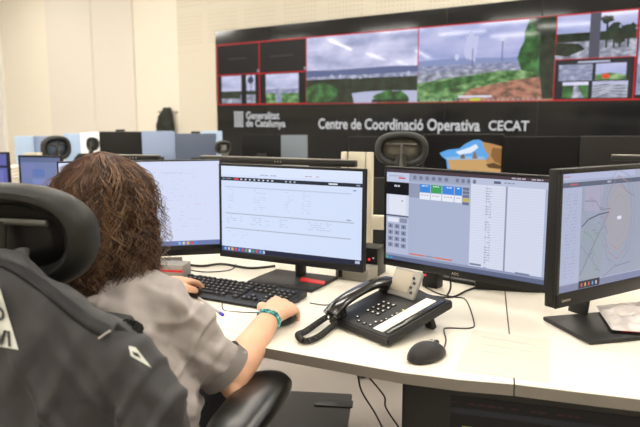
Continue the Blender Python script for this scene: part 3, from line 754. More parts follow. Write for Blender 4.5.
cable([onz(444, 348, DZ+.012), onz(446, 340, cz), onz(444, 330, cz), onz(448, 328, cz), onz(470, 328, cz), onz(474, 322, cz), onz(466, 300, cz), onz(455, 297, cz), onz(440, 294, cz), onz(425, 287, cz)], .0018, 'thin black cable running from the loose mouse back past the phone')
cable([onz(285, 307, DZ+.01), onz(276, 306, cz), onz(262, 312, cz), onz(240, 312, cz), onz(224, 310, cz), onz(222, 302, DZ+.02), onz(221, 292, DZ+.03)], .0014, 'thin black cable from the hand-held mouse curving over the keyboard')
cable([onz(310, 303, cz), onz(325, 305, cz), onz(333, 303, cz)], .0013, 'short thin cable between the keyboard and the phone')
cable([onz(430, 296, cz), onz(452, 297, cz), onz(468, 290, DZ+.004), onz(488, 284, DZ+.004)], .0032, 'thick black cable lying behind the phone')
cable([onz(418, 290, cz), onz(440, 299, DZ+.004), onz(450, 290, DZ+.02), onz(450, 275, DZ+.06)], .003, 'black cable hanging down under the control-panel monitor')
cable([onz(172, 262, DZ+.004), onz(200, 266, DZ+.004), onz(222, 264, DZ+.006), onz(250, 268, DZ+.004), onz(275, 266, DZ+.004)], .0045, 'thick black cable bundle lying behind the keyboard')
cable([onz(185, 269, cz), onz(205, 272, cz), onz(230, 270, cz), onz(236, 264, cz)], .002, 'thin black cable curling on the desk between keyboard and monitors')
# hanging cables under the desk
cable([at(358, 376, 2.0), at(362, 392, 2.0), at(376, 415, 2.0), at(388, 440, 2.0)], .003, 'thin black cable hanging under the desk, left one of two')
cable([at(368, 376, 2.05), at(384, 396, 2.05), at(386, 408, 2.05), at(402, 432, 2.05)], .003, 'thin black cable hanging under the desk, nearest the cabinet')

# ------------------------------------------------------------------ odds on the desk
def flat(name, label, cat, corners, th, m, z=DZ+.0004):
    bm = BM(); c = sum(corners, Vector())/len(corners); prism(bm, [((p-c).x, (p-c).y) for p in corners], 0, th); o = obj(name, bm, m, None, False); o.location = (c.x, c.y, z); return tag(o, label, cat)
PL = mat('clear_film', 'cdc5b7', .5, spec=.4, vary=.02, vscale=30)
sh = flat('paper_sheet', 'large pale paper sheet lying on the desk right of the loose mouse', 'paper', [onz(*p, DZ) for p in ((473, 330), (550, 340), (549, 383), (454, 370))], .0008, PL)
c_ = Vector(sh.location)
bm = BM()
for a, b, w_ in (((482, 337), (536, 346), .0022), ((485, 345), (536, 353), .001), ((484, 352), (534, 360), .001)):
    A, B = onz(*a, DZ), onz(*b, DZ); n_ = (B-A).normalized().cross(Vector((0, 0, 1)))*w_
    prism(bm, [((p-c_).x, (p-c_).y) for p in (A-n_, B-n_, B+n_, A+n_)], .0009, .0012)
obj('printed_line', bm, mat('faint_print', 'bfb6a8', .8), sh, False)
sh['label'] = 'large pale paper sheet lying on the desk right of the loose mouse'
# plastic bag with papers at the right edge
bg = thing('plastic_sleeve', 'crumpled clear plastic sleeve with papers on the base of the right monitor', 'plastic sleeve', onz(622, 322, DZ+.014))
b0 = Vector(bg.location); bm = BM(); nx, ny = 26, 18
cs = [onz(596, 306, DZ+.02), onz(668, 300, DZ+.02), onz(672, 334, DZ+.02), onz(612, 330, DZ+.02)]
def crumple(u, v, top): return (.013+.014*mnoise.noise(Vector((u*5, v*5, 1)))+.006*mnoise.noise(Vector((u*14, v*14, 4)))) if top else 0
G = []
for top in (1, 0):
    g_ = [[bm.verts.new((cs[0].lerp(cs[1], i/nx)).lerp(cs[3].lerp(cs[2], i/nx), j/ny)-b0+Vector((0, 0, crumple(i/nx, j/ny, top)*math.sin(math.pi*min(1, max(0, i/nx)))**.3*math.sin(math.pi*j/ny)**.3 if 0 < j < ny and 0 < i < nx else 0))) for j in range(ny+1)] for i in range(nx+1)]
    for i in range(nx):
        for j in range(ny): bm.faces.new((g_[i][j], g_[i+1][j], g_[i+1][j+1], g_[i][j+1]))
bmesh.ops.remove_doubles(bm, verts=bm.verts, dist=.00005)
obj('sleeve', bm, mat('crinkled_plastic', 'cfc8c4', .2, spec=.7, bump=.4, bscale=90, vary=.12, vscale=25), bg)
bm = BM(); a, b = onz(622, 331, DZ+.016)-b0, onz(664, 334, DZ+.016)-b0; tube(bm, smoothpts([a, (a+b)/2+Vector((0, .004, .002)), b], 5), .0035, 8)
obj('red_edge', bm, mat('red_cloth', 'a3182a', .6), bg)
flat('red_strap', 'short red strap lying on the desk in front of the middle monitor base', 'strap', [onz(*p, DZ) for p in ((302, 281.5), (325, 285.5), (324, 288.5), (300, 284.5))], .003, mat('red_nylon', 'd01f28', .5), DZ+.012)
# pen
pa, pb = onz(206, 303, DZ+.005), onz(223, 315, DZ+.005)
pt = thing('ballpoint_pen', 'clear ballpoint pen with a blue cap lying beside the keyboard', 'pen', (pa.x, pa.y, DZ))
o0 = Vector((pa.x, pa.y, DZ)); dd = (pb-pa).normalized()
bm = BM(); tube(bm, [pa-o0-dd*.06, pb-o0-dd*.018], .004, 8); obj('barrel', bm, mat('clear_pen_plastic', 'b7b5b5', .25), pt)
bm = BM(); tube(bm, [pb-o0-dd*.02, pb-o0-dd*.002, pb-o0+dd*.002], [.0052, .005, .003], 10); obj('cap', bm, mat('blue_pen_plastic', '3a36b8', .35), pt, label='blue cap')
# white paper sheet under pen/hand
flat('paper_sheet', 'white paper sheet lying on the desk between the pen and the keyboard', 'paper', [onz(*p, DZ) for p in ((196, 300), (240, 307), (262, 322), (246, 335), (200, 322))], .0006, mat('white_sheet', 'e6ddca', .8))
# box with red stripe at left
bx_ = onz(170, 284, DZ); bt = thing('storage_box', 'low grey box with a red stripe between the hair and the keyboard', 'box', (bx_.x-.025, bx_.y+.055, DZ), R(-10))
bm = BM(); box(bm, (0, 0, .03), (.15, .07, .06), .003); obj('box_body', bm, mat('grey_card', '8b8780', .7), bt)
bm = BM(); box(bm, (0, -.0355, .04), (.146, .002, .007)); obj('stripe', bm, mat('red_nylon', 'd01f28', .5), bt)
# power sockets tray behind the control panel monitor
sc = onz(509, 291, DZ); stt = thing('socket_strip', 'black socket strip with two white ringed outlets behind the control-panel monitor', 'socket strip', (sc.x, sc.y+.02, DZ), R(-12))
bm = BM(); box(bm, (0, 0, .018), (.2, .05, .036), .004); obj('strip_body', bm, BLK2, stt)
for s in (-1, 1):
    bm = BM(); tube(bm, [(s*.05-.006+.024*math.cos(a*math.pi/12), .0+.024*math.sin(a*math.pi/12), .038) for a in range(24)], .0035, 8, closed=True); obj('socket_ring', bm, mat('white_plastic', 'e8e6de', .4), stt)
# small devices behind the phone
dk = at(374, 268, 2.22); dv = thing('network_box', 'small black box with a red light behind the desk phone', 'electronic box', (dk.x-.02, dk.y, DZ), R(-25))
bm = BM(); box(bm, (0, 0, .05), (.1, .09, .1), .004); obj('box_body', bm, BLK, dv)
bm = BM(); ball(bm, (.02, -.046, .06), .0045, 10); obj('indicator_light', bm, screen_mat('ff3040', 1.2), dv); bm = BM(); ball(bm, (.035, -.046, .066), .003, 8); obj('indicator_light', bm, screen_mat('c8c8c0', .8), dv)
dk = onz(434, 289, DZ); dv = thing('network_box', 'small black adapter with a red light under the control-panel monitor', 'electronic box', (dk.x, dk.y+.03, DZ), R(-40))
bm = BM(); box(bm, (0, 0, .025), (.055, .04, .05), .003); obj('box_body', bm, BLK, dv)
bm = BM(); ball(bm, (-.015, -.021, .04), .0035, 10); obj('indicator_light', bm, screen_mat('ff3040', 1.2), dv)
# grey laptop-like plate by the post
sp_ = onz(352, 284, DZ); dv = thing('docking_station', 'flat grey docking station standing behind the middle monitor', 'docking station', (sp_.x+.02, sp_.y+.08, DZ), R(-27))
bm = BM(); box(bm, (0, 0, .022), (.12, .09, .044), .005); obj('dock_body', bm, mat('grey_plastic', '8f8b82', .5), dv)
bm = BM(); box(bm, (-.04, -.046, .022), (.014, .002, .026), .0005); obj('port', bm, BLK, dv)

# ------------------------------------------------------------------ support frame between the monitors, with its rail
pf = at(357, 220, 2.42); FY = R(-20)
fr = thing('monitor_support_frame', 'cream metal upright frame standing between the two middle monitors', 'support frame', (pf.x, pf.y, DZ), FY)
zt2 = at(357, 152, 2.42).z-DZ
bm = BM(); box(bm, (.048, -.0, zt2/2), (.022, .03, zt2), .002); obj('upright', bm, CREAM, fr)
bm = BM(); box(bm, (-.052, 0, zt2/2), (.016, .03, zt2), .002); obj('upright', bm, CREAM, fr)
bm = BM(); box(bm, (-.003, .004, zt2-.14), (.066, .012, .28), .002); obj('face_plate', bm, CREAM, fr)
zc2 = at(376, 221, 2.42).z-DZ
bm = BM(); box(bm, (.14, 0, zc2), (.16, .03, .052), .002); obj('crossbar', bm, CREAM, fr)
bm = BM(); box(bm, (0, 0, .006), (.16, .12, .012), .003); obj('foot_plate', bm, CREAM, fr)
def rail(label, p0, p1, r=.011):
    p0, p1 = Vector(p0), Vector(p1); c = (p0+p1)/2; t = thing('mounting_rail', label, 'rail', (c.x, c.y, c.z), math.atan2((p1-p0).y, (p1-p0).x)); L = (p1-p0).length
    bm = BM(); box(bm, (0, 0, 0), (L, .028, r*2), .003); obj('rail_body', bm, BLK2, t)
    bm = BM(); box(bm, (0, -.002, r+.002), (L-.004, .026, .004), .001); obj('silver_edge', bm, STEEL, t)
    bm = BM()
    for k in (-1, 0, 1): cyl(bm, (k*.012+.02, -.0145, 0), .003, .002, 10, rot=(R(90), 0, 0))
    obj('button', bm, STEEL, t)
    bm = BM(); box(bm, (0, .02, -(c.z-DZ)/2-.005), (.03, .012, c.z-DZ-.012), .002); box(bm, (0, .03, -(c.z-DZ)+.006), (.1, .06, .012), .002); obj('bracket', bm, BLK2, t)
    return t
rail('long black rail with a silver edge above the top of the middle monitor', at(202, 160.5, 2.62), at(356.5, 162.3, 2.34))
rail('short black rail with a silver edge above the blank-page monitor', at(100, 157.5, 2.5), at(160, 157.8, 2.46), .008)
rail('black rail with a silver edge rising behind the city-map monitor', at(611, 160.2, 2.3), at(700, 157, 2.2), .008)

# ------------------------------------------------------------------ office chairs
def chair_ring(rx, rz, p=2.6, n=40):
    out = []
    for k in range(n):
        a = 2*math.pi*k/n; c, s = math.cos(a), math.sin(a)
        out.append((rx*math.copysign(abs(c)**(2/p), c), rz*math.copysign(abs(s)**(2/p), s)))
    return out
def headrest(bm_rim, bm_pan, rx, rz, thick, curve=.03):
    n = 44; pts = chair_ring(1, 1, 2.5, n); k = thick/.046
    def ring(bm, f, y): return [bm.verts.new((x*(rx-(1-f)*rz*1.1), curve*(x*f)**2*.8+y*k, z*rz*f)) for x, z in pts]
    def skin(bm, prof):
        R_ = [ring(bm, f, y) for f, y in prof]
        for A, B in zip(R_, R_[1:]):
            for j in range(n): bm.faces.new((A[j], A[(j+1) % n], B[(j+1) % n], B[j]))
        return R_
    R_ = skin(bm_rim, [(.3, .058), (.7, .054), (.9, .042), (.98, .022), (1, .004), (.985, -.010), (.94, -.022), (.86, -.029), (.76, -.029), (.68, -.022), (.62, -.008), (.58, .016), (.54, .02)])
    bm_rim.faces.new(R_[0])
    R_ = skin(bm_pan, [(.6, .014), (.5, .012), (.3, .012)]); bm_pan.faces.new(R_[-1])
    bmesh.ops.solidify(bm_pan, geom=bm_pan.faces[:], thickness=.008)
def office_chair(label, loc, yaw, headz, m_rim, m_pan, hr=(.165, .098), arms=True, group=None, backm=FAB_BLK, seat_z=.47, heady=-.30, armz=.66, backh=(.56, .98), heads=.034, hoff=0, armw=.27, pads=1, pady=0):
    """local: +y is the way the sitter faces, origin on the floor under the seat"""
    t = thing('office_chair', label, 'chair', loc, yaw, group)
    bm = BM(); box(bm, (0, 0, seat_z-.035), (.48, .46, .08), .035, seg=4); obj('seat', bm, FAB_BLK, t)
    bm = BM(); yb = -.27
    z0, z1 = backh; zc = (z0+z1)/2
    loft(bm, [((0, yb-.02*math.cos(i/6*3.1), z0+(z1-z0)*i/6), (.22-.0*i, 0, 0) if 0 < i < 6 else (.17, 0, 0), (0, .022, 0)) for i in range(7)], 32, power=3); obj('backrest', bm, backm, t)
    bm = BM(); tube(bm, smoothpts([(0, -.1, seat_z-.07), (0, -.33, seat_z-.02), (0, -.345, .7), (0, -.34, z1-.03), (hoff*.5, heady-.03, headz-.02)], 5), [(.025, .012)]*21, 12); obj('back_bar', bm, BLK2, t)
    a, b = BM(), BM(); headrest(a, b, hr[0], hr[1], heads)
    o = obj('headrest', a, m_rim, t); o.location = (hoff, heady, headz)
    q = obj('headrest_pad', b, m_pan, o)
    bm = BM(); tube(bm, [(-hr[0]*.56, -.004, hr[1]*.3), (hr[0]*.56, -.004, hr[1]*.3)], [(.004, .006)]*2, 10); tube(bm, [(0, -.045, -hr[1]*1.1), (0, -.03, -hr[1]*.6), (0, -.008, hr[1]*.3)], [(.03, .008), (.026, .007), (.018, .006)], 12); obj('headrest_bracket', bm, mat('grey_bracket', '4b4a45', .5), o)
    if arms:
        for s in (-1, 1):
            bm = BM(); tube(bm, smoothpts([(s*.2, -.02, seat_z-.06), (s*(armw+.01), -.02, seat_z-.05), (s*(armw+.015), -.02, seat_z+.04), (s*armw, .0, armz-.03)], 5), [(.024, .016)]*16, 12); obj('arm_post', bm, BLK, t)
            bm = BM(); secs = [(-.155, .016, .010), (-.145, .034, .016), (-.08, .043, .020), (.0, .046, .021), (.08, .046, .022), (.13, .04, .021), (.152, .026, .016), (.16, .01, .008)]
            loft(bm, [((s*armw, y*(1+(pads-1)*.4)+pady, armz-.006), (w_*pads, 0, 0), (0, 0, h_*pads)) for y, w_, h_ in secs], 28, power=2.6); obj('armrest', bm, mat('armrest_rubber', '121211', .3, spec=.6), t)
    bm = BM(); cyl(bm, (0, 0, .27), .028, .3, 20); cyl(bm, (0, 0, .15), .04, .16, 20); obj('gas_column', bm, BLK, t)
    for k in range(5):
        a = R(72*k+18); c, s = math.cos(a), math.sin(a)
        bm = BM(); tube(bm, [(.03*c, .03*s, .11), (.17*c, .17*s, .09), (.3*c, .3*s, .075)], [(.026, .018), (.022, .014), (.016, .012)], 12); lg = obj('base_leg', bm, BLK, t)
        bm = BM()
        for e in (-1, 1): cyl(bm, (.3*c-e*.014*s, .3*s+e*.014*c, .028), .027, .018, 18, .004, rot=(0, R(90), a+R(90)))
        obj('caster', bm, BLK2, lg)
    return t
# the seated person's frame
FA = R(-14)                                  # facing, turned right from +Y
PF = Vector((math.sin(-FA), math.cos(FA), 0)); PR = Vector((math.cos(FA), math.sin(FA), 0))
def P(r, f, z): return BODY+PR*r+PF*f+Vector((0, 0, z))
BODY = Vector((-.485, 1.37, 0))
LEATH = mat('black_leatherette', '10110e', .45, bump=.2, bscale=260, spec=.35)
PADM = mat('headrest_shell', '0e0e0d', .5, bump=.2, bscale=300, spec=.3)
CH = P(.06, 0, 0)
office_chair('black office chair with a padded headrest, the seated person\'s chair in the foreground', CH, FA, 1.072, LEATH, PADM, hr=(.168, .1), heady=-.22, hoff=-.098, backh=(.56, .95), armz=.672, armw=.275, heads=.046, pads=1.3, pady=.035)

# ------------------------------------------------------------------ the person
SKIN = mat('skin', 'd6a88a', .5, sss=.12, bump=.15, bscale=400, vary=.05, vscale=30)
SHIRT = mat('light_grey_shirt_cloth', '9a9390', .85, bump=.35, bscale=700, sheen=.1)
TROUS = mat('navy_trouser_cloth', '22242c', .85, bump=.3)
HAIRD = mat('dark_brown_hair', '21150e', .6)
pr = thing('person', 'seated person with long curly brown hair, light grey shirt, one hand on a mouse', 'person', BODY, 0)
def q(v): return Vector(v)-BODY
head = P(-.010, .07, 1.085); HL = head-BODY
RS = P(.138, .02, .885); RE = at(231, 376, 1.41); RW = Vector((-.126, 1.585, .787))
LS = P(-.17, .02, .90); LE = P(-.24, .2, .72); LW = onz(166, 285, DZ+.055)
body = BM()
def sec(r, f, z, a, b, lean=0): return (q(P(r, f, z)), PR*a, PF*b)
# trunk
loft(body, [sec(0, -.02, .47, .15, .11), sec(0, -.02, .55, .165, .12), sec(0, -.015, .68, .13, .095), sec(0, 0, .8, .145, .1), sec(0, .01, .88, .15, .085), sec(0, .02, .93, .10, .065), sec(.0, .03, .965, .055, .055)], 28)
limb(body, [q(P(.0, .025, .93)), q(P(.0, .045, 1.0)), q(P(-.005, .06, 1.06))], [.058, .052, .055])
# head with a face
ball(body, HL+Vector((0, 0, .03)), (.078, .095, .09), 24, rot=(0, 0, FA)); ball(body, HL+PF*.025+Vector((0, 0, -.035)), (.058, .07, .075), 20, rot=(0, 0, FA))
ball(body, HL+PF*.08+Vector((0, 0, -.085)), (.025, .02, .02), 12, rot=(0, 0, FA))
limb(body, [HL+PF*.095+Vector((0, 0, .02)), HL+PF*.112+Vector((0, 0, -.012)), HL+PF*.118+Vector((0, 0, -.022))], [.008, .011, .013], 12)
for s in (-1, 1):
    ball(body, HL+PR*s*.079+Vector((0, 0, -.005)), (.008, .018, .03), 12, rot=(0, 0, FA)); ball(body, HL+PF*.088+PR*s*.03+Vector((0, 0, .026)), (.02, .01, .008), 12, rot=(0, 0, FA))
ball(body, HL+PF*.094+Vector((0, 0, -.052)), (.024, .012, .009), 12, rot=(0, 0, FA))
# legs
for s in (-1, 1):
    limb(body, [q(P(s*.09, .0, .54)), q(P(s*.1, .22, .55)), q(P(s*.11, .42, .53)), q(P(s*.11, .47, .3)), q(P(s*.11, .46, .1))], [.085, .08, .06, .05, .04])
# right arm
limb(body, [q(RS)-Vector((0, 0, .012)), q(RS).lerp(q(RE), .5), q(RE)], [.045, .043, .041])
limb(body, [q(RE), q(RE).lerp(q(RW), .3), q(RE).lerp(q(RW), .7), q(RW)], [.042, .043, .034, .0265])
ball(body, q(RE)+Vector((.004, -.02, -.018)), (.026, .03, .026), 14)
limb(body, [q(LS), q(LS).lerp(q(LE), .5), q(LE)], [.055, .046, .042])
limb(body, [q(LE), q(LE).lerp(q(LW), .4), q(LW)], [.042, .038, .026])
def hand(bm, wrist, d, side, curl=.35, sc=1.0, roll=0.0):
    """side=+1 right hand (thumb on the left of the direction)"""
    d = Vector(d).normalized(); sd = d.cross(Vector((0, 0, 1))).normalized()*side; up = Vector((0, 0, 1))
    sd = (sd*math.cos(roll)-Vector((0, 0, 1))*math.sin(roll)).normalized(); nrm = sd.cross(d)*side
    def L(x, y, zz): return Vector(wrist)+(sd*x+d*y+nrm*zz)*sc
    # palm
    loft(bm, [(L(0, -.01, 0), sd*.026*sc, nrm*.020*sc), (L(0, .02, .003), sd*.032*sc, nrm*.018*sc), (L(0, .05, .005), sd*.039*sc, nrm*.016*sc), (L(0, .078, .003), sd*.040*sc, nrm*.013*sc), (L(0, .088, .0), sd*.036*sc, nrm*.009*sc)], 20)
    for i, (x, y, ln, r) in enumerate(((-.029, .08, .072, .0088), (-.0095, .085, .08, .009), (.0105, .082, .074, .0086), (.029, .072, .058, .0076))):
        a = curl*(1+.12*i); p = L(x, y-.02, 0); pts = [p, L(x, y, .003)]; ang = .12+.05*i; r *= sc; ln *= sc; cur = L(x, y, .003); spread = (i-1.5)*.05
        for k, fr_ in enumerate((.45, .3, .25)):
            ang += a if k else a*.5
            cur = cur+(d*math.cos(ang)-nrm*math.sin(ang)+sd*spread).normalized()*ln*fr_; pts.append(cur)
        limb(bm, pts, [r*1.05, r*1.12, r*1.02, r*.95, r*.8], 12)
        ball(bm, L(x, y-.002, .0075), (r*1.05, r*1.15, r*.85), 10)
    limb(bm, [L(-.018, .012, -.004), L(-.042, .035, -.009), L(-.052, .062, -.017), L(-.047, .084, -.024)], [.014*sc, .0125*sc, .0105*sc, .0085*sc], 12)
HD = Vector((.058, .12, .0))
hand(body, q(RW)+Vector((.003, .012, .001)), Vector((.36, .93, .02)), 1, .46, 1.08, .3)
hand(body, q(LW), Vector((.42, .9, -.1)), -1, .3)
remesh('body', body, SKIN, pr, .0036, 2)
# bracelet of turquoise beads
bt_ = thing('bracelet', 'turquoise beaded bracelet around the right wrist', 'bracelet', (0, 0, 0)); bpy.data.objects.remove(bt_)
ad = (q(RW)-q(RE)).normalized(); s1 = ad.cross(Vector((0, 0, 1))).normalized(); s2 = s1.cross(ad); wc = q(RW)-ad*.004
TEAL = [mat('turquoise_bead', '3fa3a6', .35), mat('pale_turquoise_bead', '8fcfc9', .35), mat('dark_teal_bead', '1f6a72', .4)]
bm = BM()
for rr, nb, off, rad in ((.030, 38, 0, .003), (.030, 34, .0075, .0034)):
    for k in range(nb):
        a = 2*math.pi*k/nb; ball(bm, wc-ad*off+s1*math.cos(a)*rr+s2*math.sin(a)*(rr-.0005)+ad*.002*math.sin(3*a), rad, 8, mi=[0, 0, 1, 0, 2][k % 5])
obj('bracelet', bm, TEAL, pr)
# shirt
def fold(c, amp=.004): return amp*mnoise.noise(Vector((c.x*14, c.y*14, c.z*9)))+amp*.6*mnoise.noise(c*30)
bm = BM()
loft(bm, [sec(.01, -.02, .53, .20, .155), sec(.02, -.02, .60, .215, .16), sec(.02, -.02, .69, .213, .155), sec(.01, -.015, .76, .195, .145), sec(0, -.01, .82, .178, .13), sec(0, 0, .87, .178, .115), sec(0, .01, .915, .165, .095), sec(.0, .02, .955, .10, .078), sec(.0, .03, .985, .068, .068)], 30)
limb(bm, [q(RS)+PR*-.05+Vector((0, 0, .012)), q(RS)+Vector((.004, -.0, -.004))], [.066, .067])
dn = (q(RE)-q(RS)).normalized(); sx = dn.cross(Vector((0, 0, 1))).normalized(); sy_ = sx.cross(dn)
S0 = q(RS); SLV = (q(RE)-q(RS)).length*.9
loft(bm, [(S0-dn*.02, sx*.056, sy_*.06), (S0+dn*.05, sx*.057, sy_*.06), (S0+dn*.13, sx*.055, sy_*.058), (S0+dn*SLV*.8, sx*.057, sy_*.058), (S0+dn*SLV, sx*.060, sy_*.060)], 24)
d2 = (q(LE)-q(LS)).normalized(); sx2 = d2.cross(Vector((0, 0, 1))).normalized(); sy2 = sx2.cross(d2); S1 = q(LS)
limb(bm, [S1-PR*-.03, S1], [.066, .064]); loft(bm, [(S1-d2*.02, sx2*.058, sy2*.06), (S1+d2*.1, sx2*.062, sy2*.062), (S1+d2*.2, sx2*.066, sy2*.066)], 24)
def shirtdisp(c):
    s = (c-S0).dot(dn); e = 0
    rad = ((c-S0)-dn*s).length
    if .12 < s < .3 and rad < .09: e = .003*math.sin((c-S0).dot(sx)*90+s*60)
    v = 0
    for (a1, a2, a3, k4, w_) in ((10, 7, 2.1, .009, .2), (15, -9, 5.3, .007, .18), (8, 14, 9.4, .006, .16)):
        v += k4*max(0, w_-abs(mnoise.noise(Vector((c.x*a1+c.z*a2, c.y*6+a3, c.z*3.5)))))/w_
    return fold(c, .008)+e+v-.004
remesh('shirt', bm, SHIRT, pr, .006, 3, shirtdisp)
# sleeve hem stitch band, collar, shoulder strap
sm = SHIRT
hc = S0+dn*(SLV+.002); bm = BM(); loft(bm, [(hc-dn*.026, sx*.0635, sy_*.0635), (hc+dn*.004, sx*.065, sy_*.065)], 28, caps=False); bmesh.ops.solidify(bm, geom=bm.faces[:], thickness=.003)
obj('sleeve_hem', bm, sm, pr)
bm = BM(); cc = q(P(.0, .03, .985)); loft(bm, [(cc+Vector((0, 0, -.015)), PR*.082, PF*.082), (cc+Vector((0, 0, .022)), PR*.066, PF*.066)], 28, caps=False); bmesh.ops.solidify(bm, geom=bm.faces[:], thickness=.004); obj('collar', bm, sm, pr)
# shoulder strap with dark ornament
# trousers
bm = BM(); loft(bm, [sec(0, -.02, .455, .19, .15), sec(0, -.02, .52, .182, .14), sec(0, -.02, .56, .175, .13)], 24)
for s in (-1, 1): limb(bm, [q(P(s*.09, .0, .54)), q(P(s*.1, .22, .555)), q(P(s*.11, .42, .535)), q(P(s*.11, .475, .3)), q(P(s*.11, .465, .12))], [.095, .09, .072, .064, .06])
remesh('trousers', bm, TROUS, pr, .009, 2, lambda c: .004*mnoise.noise(c*16))
for s in (-1, 1):
    bm = BM(); fc = q(P(s*.11, .5, 0)); loft(bm, [(fc-PF*.1+Vector((0, 0, .05)), PR*.03, Vector((0, 0, .045))), (fc-PF*.05+Vector((0, 0, .052)), PR*.04, Vector((0, 0, .048))), (fc+PF*.06+Vector((0, 0, .035)), PR*.048, Vector((0, 0, .032))), (fc+PF*.15+Vector((0, 0, .026)), PR*.035, Vector((0, 0, .024)))], 18); obj('shoe', bm, BLK, pr)
# hair
def env(z):                                   # z relative to the head centre
    K = [(.128, .0), (.12, .035), (.10, .07), (.07, .097), (.03, .112), (-.02, .120), (-.08, .124), (-.13, .121), (-.18, .108), (-.215, .085), (-.24, .055)]
    if z >= K[0][0]: return 0
    for (z0, r0), (z1, r1) in zip(K, K[1:]):
        if z >= z1: return r1+(r0-r1)*(z-z1)/(z0-z1)
    return K[-1][1]
def hp_(a, z, k):                             # azimuth measured from the facing direction
    r = env(z)*k; drift = -PF*.012-PF*max(0, -z)*.12+PR*.0
    return HL+PF*math.cos(a)*r*.98+PR*math.sin(a)*r*1.0+Vector((0, 0, z))+drift
hair = BM()
rd = random.Random(11)
HN = lambda a, z: 1+.07*mnoise.noise(Vector((math.cos(a)*1.6, math.sin(a)*1.6, z*11)))
zs = [.122, .11, .09, .06, .02, -.03, -.08, -.13, -.18, -.215]
rings = []
n = 40
for z in zs:
    g_ = []
    for k in range(n):
        a = 2*math.pi*k/n; face = max(0, math.cos(a)) ** 2
        kk = .9*(1-(.5 if z < .07 else 0)*(face if math.cos(a) > .35 else 0)); g_.append(hair.verts.new(hp_(a, z, kk)))
    rings.append(g_)
for A, B in zip(rings, rings[1:]):
    for k in range(n): hair.faces.new((A[k], A[(k+1) % n], B[(k+1) % n], B[k]))
hair.faces.new(rings[0]); hair.faces.new(rings[-1])
def lock():
    a0 = rd.uniform(0, 2*math.pi); ca = math.cos(a0)
    z0 = rd.uniform(-.08, .12) if rd.random() < .6 else rd.uniform(.09, .127)
    if ca > .45: z0 = rd.uniform(.07, .12); z1 = rd.uniform(.02, .07)
    else: z1 = max(-.245, z0-rd.uniform(.12, .32))
    k = rd.uniform(.84, 1.04); cr = rd.uniform(.005, .012)*(1.2 if z0 < .05 else .9); pitch = rd.uniform(.04, .075); ph_ = rd.uniform(0, 6.28); tw = rd.uniform(-.22, .22); sgn = rd.choice((-1, 1))
    base = rd.choice((1, 1, 2, 2, 3, 4)); wid = rd.uniform(.006, .012); steps = 32; bend = rd.uniform(-.03, .03)
    for _ in range(rd.randint(14, 26)):
        da, dk, dz, dp = rd.gauss(0, wid)/.12, rd.gauss(0, .03), rd.uniform(-.02, .02), rd.gauss(0, .35)
        mi = base if rd.random() < .7 else rd.choice((0, 1, 2, 3, 4)); r = rd.uniform(.0005, .0011); z0_, z1_ = min(.127, z0+dz), z1+rd.uniform(-.01, .03); crr = cr*rd.uniform(.8, 1.15); pts = []; rad = []
        for i in range(steps+1):
            u = i/steps; z = z0_+(z1_-z0_)*u; a = a0+tw*u+da*(.6+.5*u)
            p = hp_(a, z, (k+dk)*(.93+.1*u)*HN(a, z)); l = z0_-z; rr = crr*min(1, u*3+.45)*(.7+.5*u); ang = ph_+dp+sgn*l/pitch*2*math.pi
            o = PF*math.cos(a)+PR*math.sin(a); s_ = Vector((-o.y, o.x, 0))
            pts.append(p+o*math.cos(ang)*rr*.8+s_*(math.sin(ang)*rr+bend*u*u)+Vector((0, 0, rr*.4*math.sin(ang*.7)))); rad.append(r*(1 if u < .8 else 1-(u-.8)*3.5))
        tube(hair, pts, rad, 3, mi=mi)
for i in range(250): lock()
for i in range(520):                          # flyaways
    a0 = rd.uniform(.7, 5.6); z0 = rd.uniform(-.2, .115); ln = rd.uniform(.03, .1); k = rd.uniform(1.0, 1.07); ph_ = rd.uniform(0, 6.28); tw = rd.uniform(-.4, .4); pts = []
    for i in range(19):
        u = i/18; z = z0-ln*u; a = a0+tw*u; ang = ph_+ln*u/.03*6.28; o = PF*math.cos(a)+PR*math.sin(a)
        pts.append(hp_(a, z, (k+.12*u)*HN(a, z))+o*math.cos(ang)*.007+Vector((-o.y, o.x, 0))*math.sin(ang)*.007)
    tube(hair, pts, .0004, 3, mi=rd.choice((1, 2, 3)))
hm = [HAIRD, mat('brown_hair', '3f2b1d', .45, spec=.5), mat('chestnut_hair', '5f422e', .42, spec=.5), mat('light_brown_hair', '836448', .42, spec=.5), mat('reddish_hair', '572f1c', .42, spec=.5)]
me = bpy.data.meshes.new('hair'); hair.to_mesh(me); hair.free()
for x in hm: me.materials.append(x)
for p_ in me.polygons: p_.use_smooth = True
ho = bpy.data.objects.new('hair', me); COL.objects.link(ho); ho.parent = pr

# ------------------------------------------------------------------ jacket over the chair back
JK = mat('charcoal_softshell', '1b1a1d', .6, bump=.2, bscale=900, sheen=.08)
JC = P(.03, -.31, 0)
jt = thing('jacket', 'dark grey jacket draped over the back of the foreground office chair', 'jacket', (JC.x, JC.y, .45), 0)
J0 = Vector((JC.x, JC.y, .45))
def jq(r, f, z): return JC+PR*r+PF*f+Vector((0, 0, z))-J0
bm = BM()
def js(r, f, z, a, b): return (jq(r, f, z), PR*a, PF*b)
loft(bm, [js(0, .0, .42, .27, .09), js(0, -.01, .55, .275, .10), js(0, -.01, .7, .272, .10), js(0, -.005, .80, .270, .09), js(0, 0, .87, .268, .08), js(0, 0, .92, .258, .068), js(0, .0, .953, .235, .06), js(0, .0, .985, .175, .052), js(0, .0, 1.015, .12, .046), js(0, .005, 1.045, .072, .04), js(0, .01, 1.068, .035, .03)], 36, power=2.3)
for s in (-1, 1):
    limb(bm, [jq(s*.225, -.0, .90), jq(s*.272, -.01, .80), jq(s*.28, -.01, .65), jq(s*.27, .0, .44)], [.05, .058, .058, .052], 18)
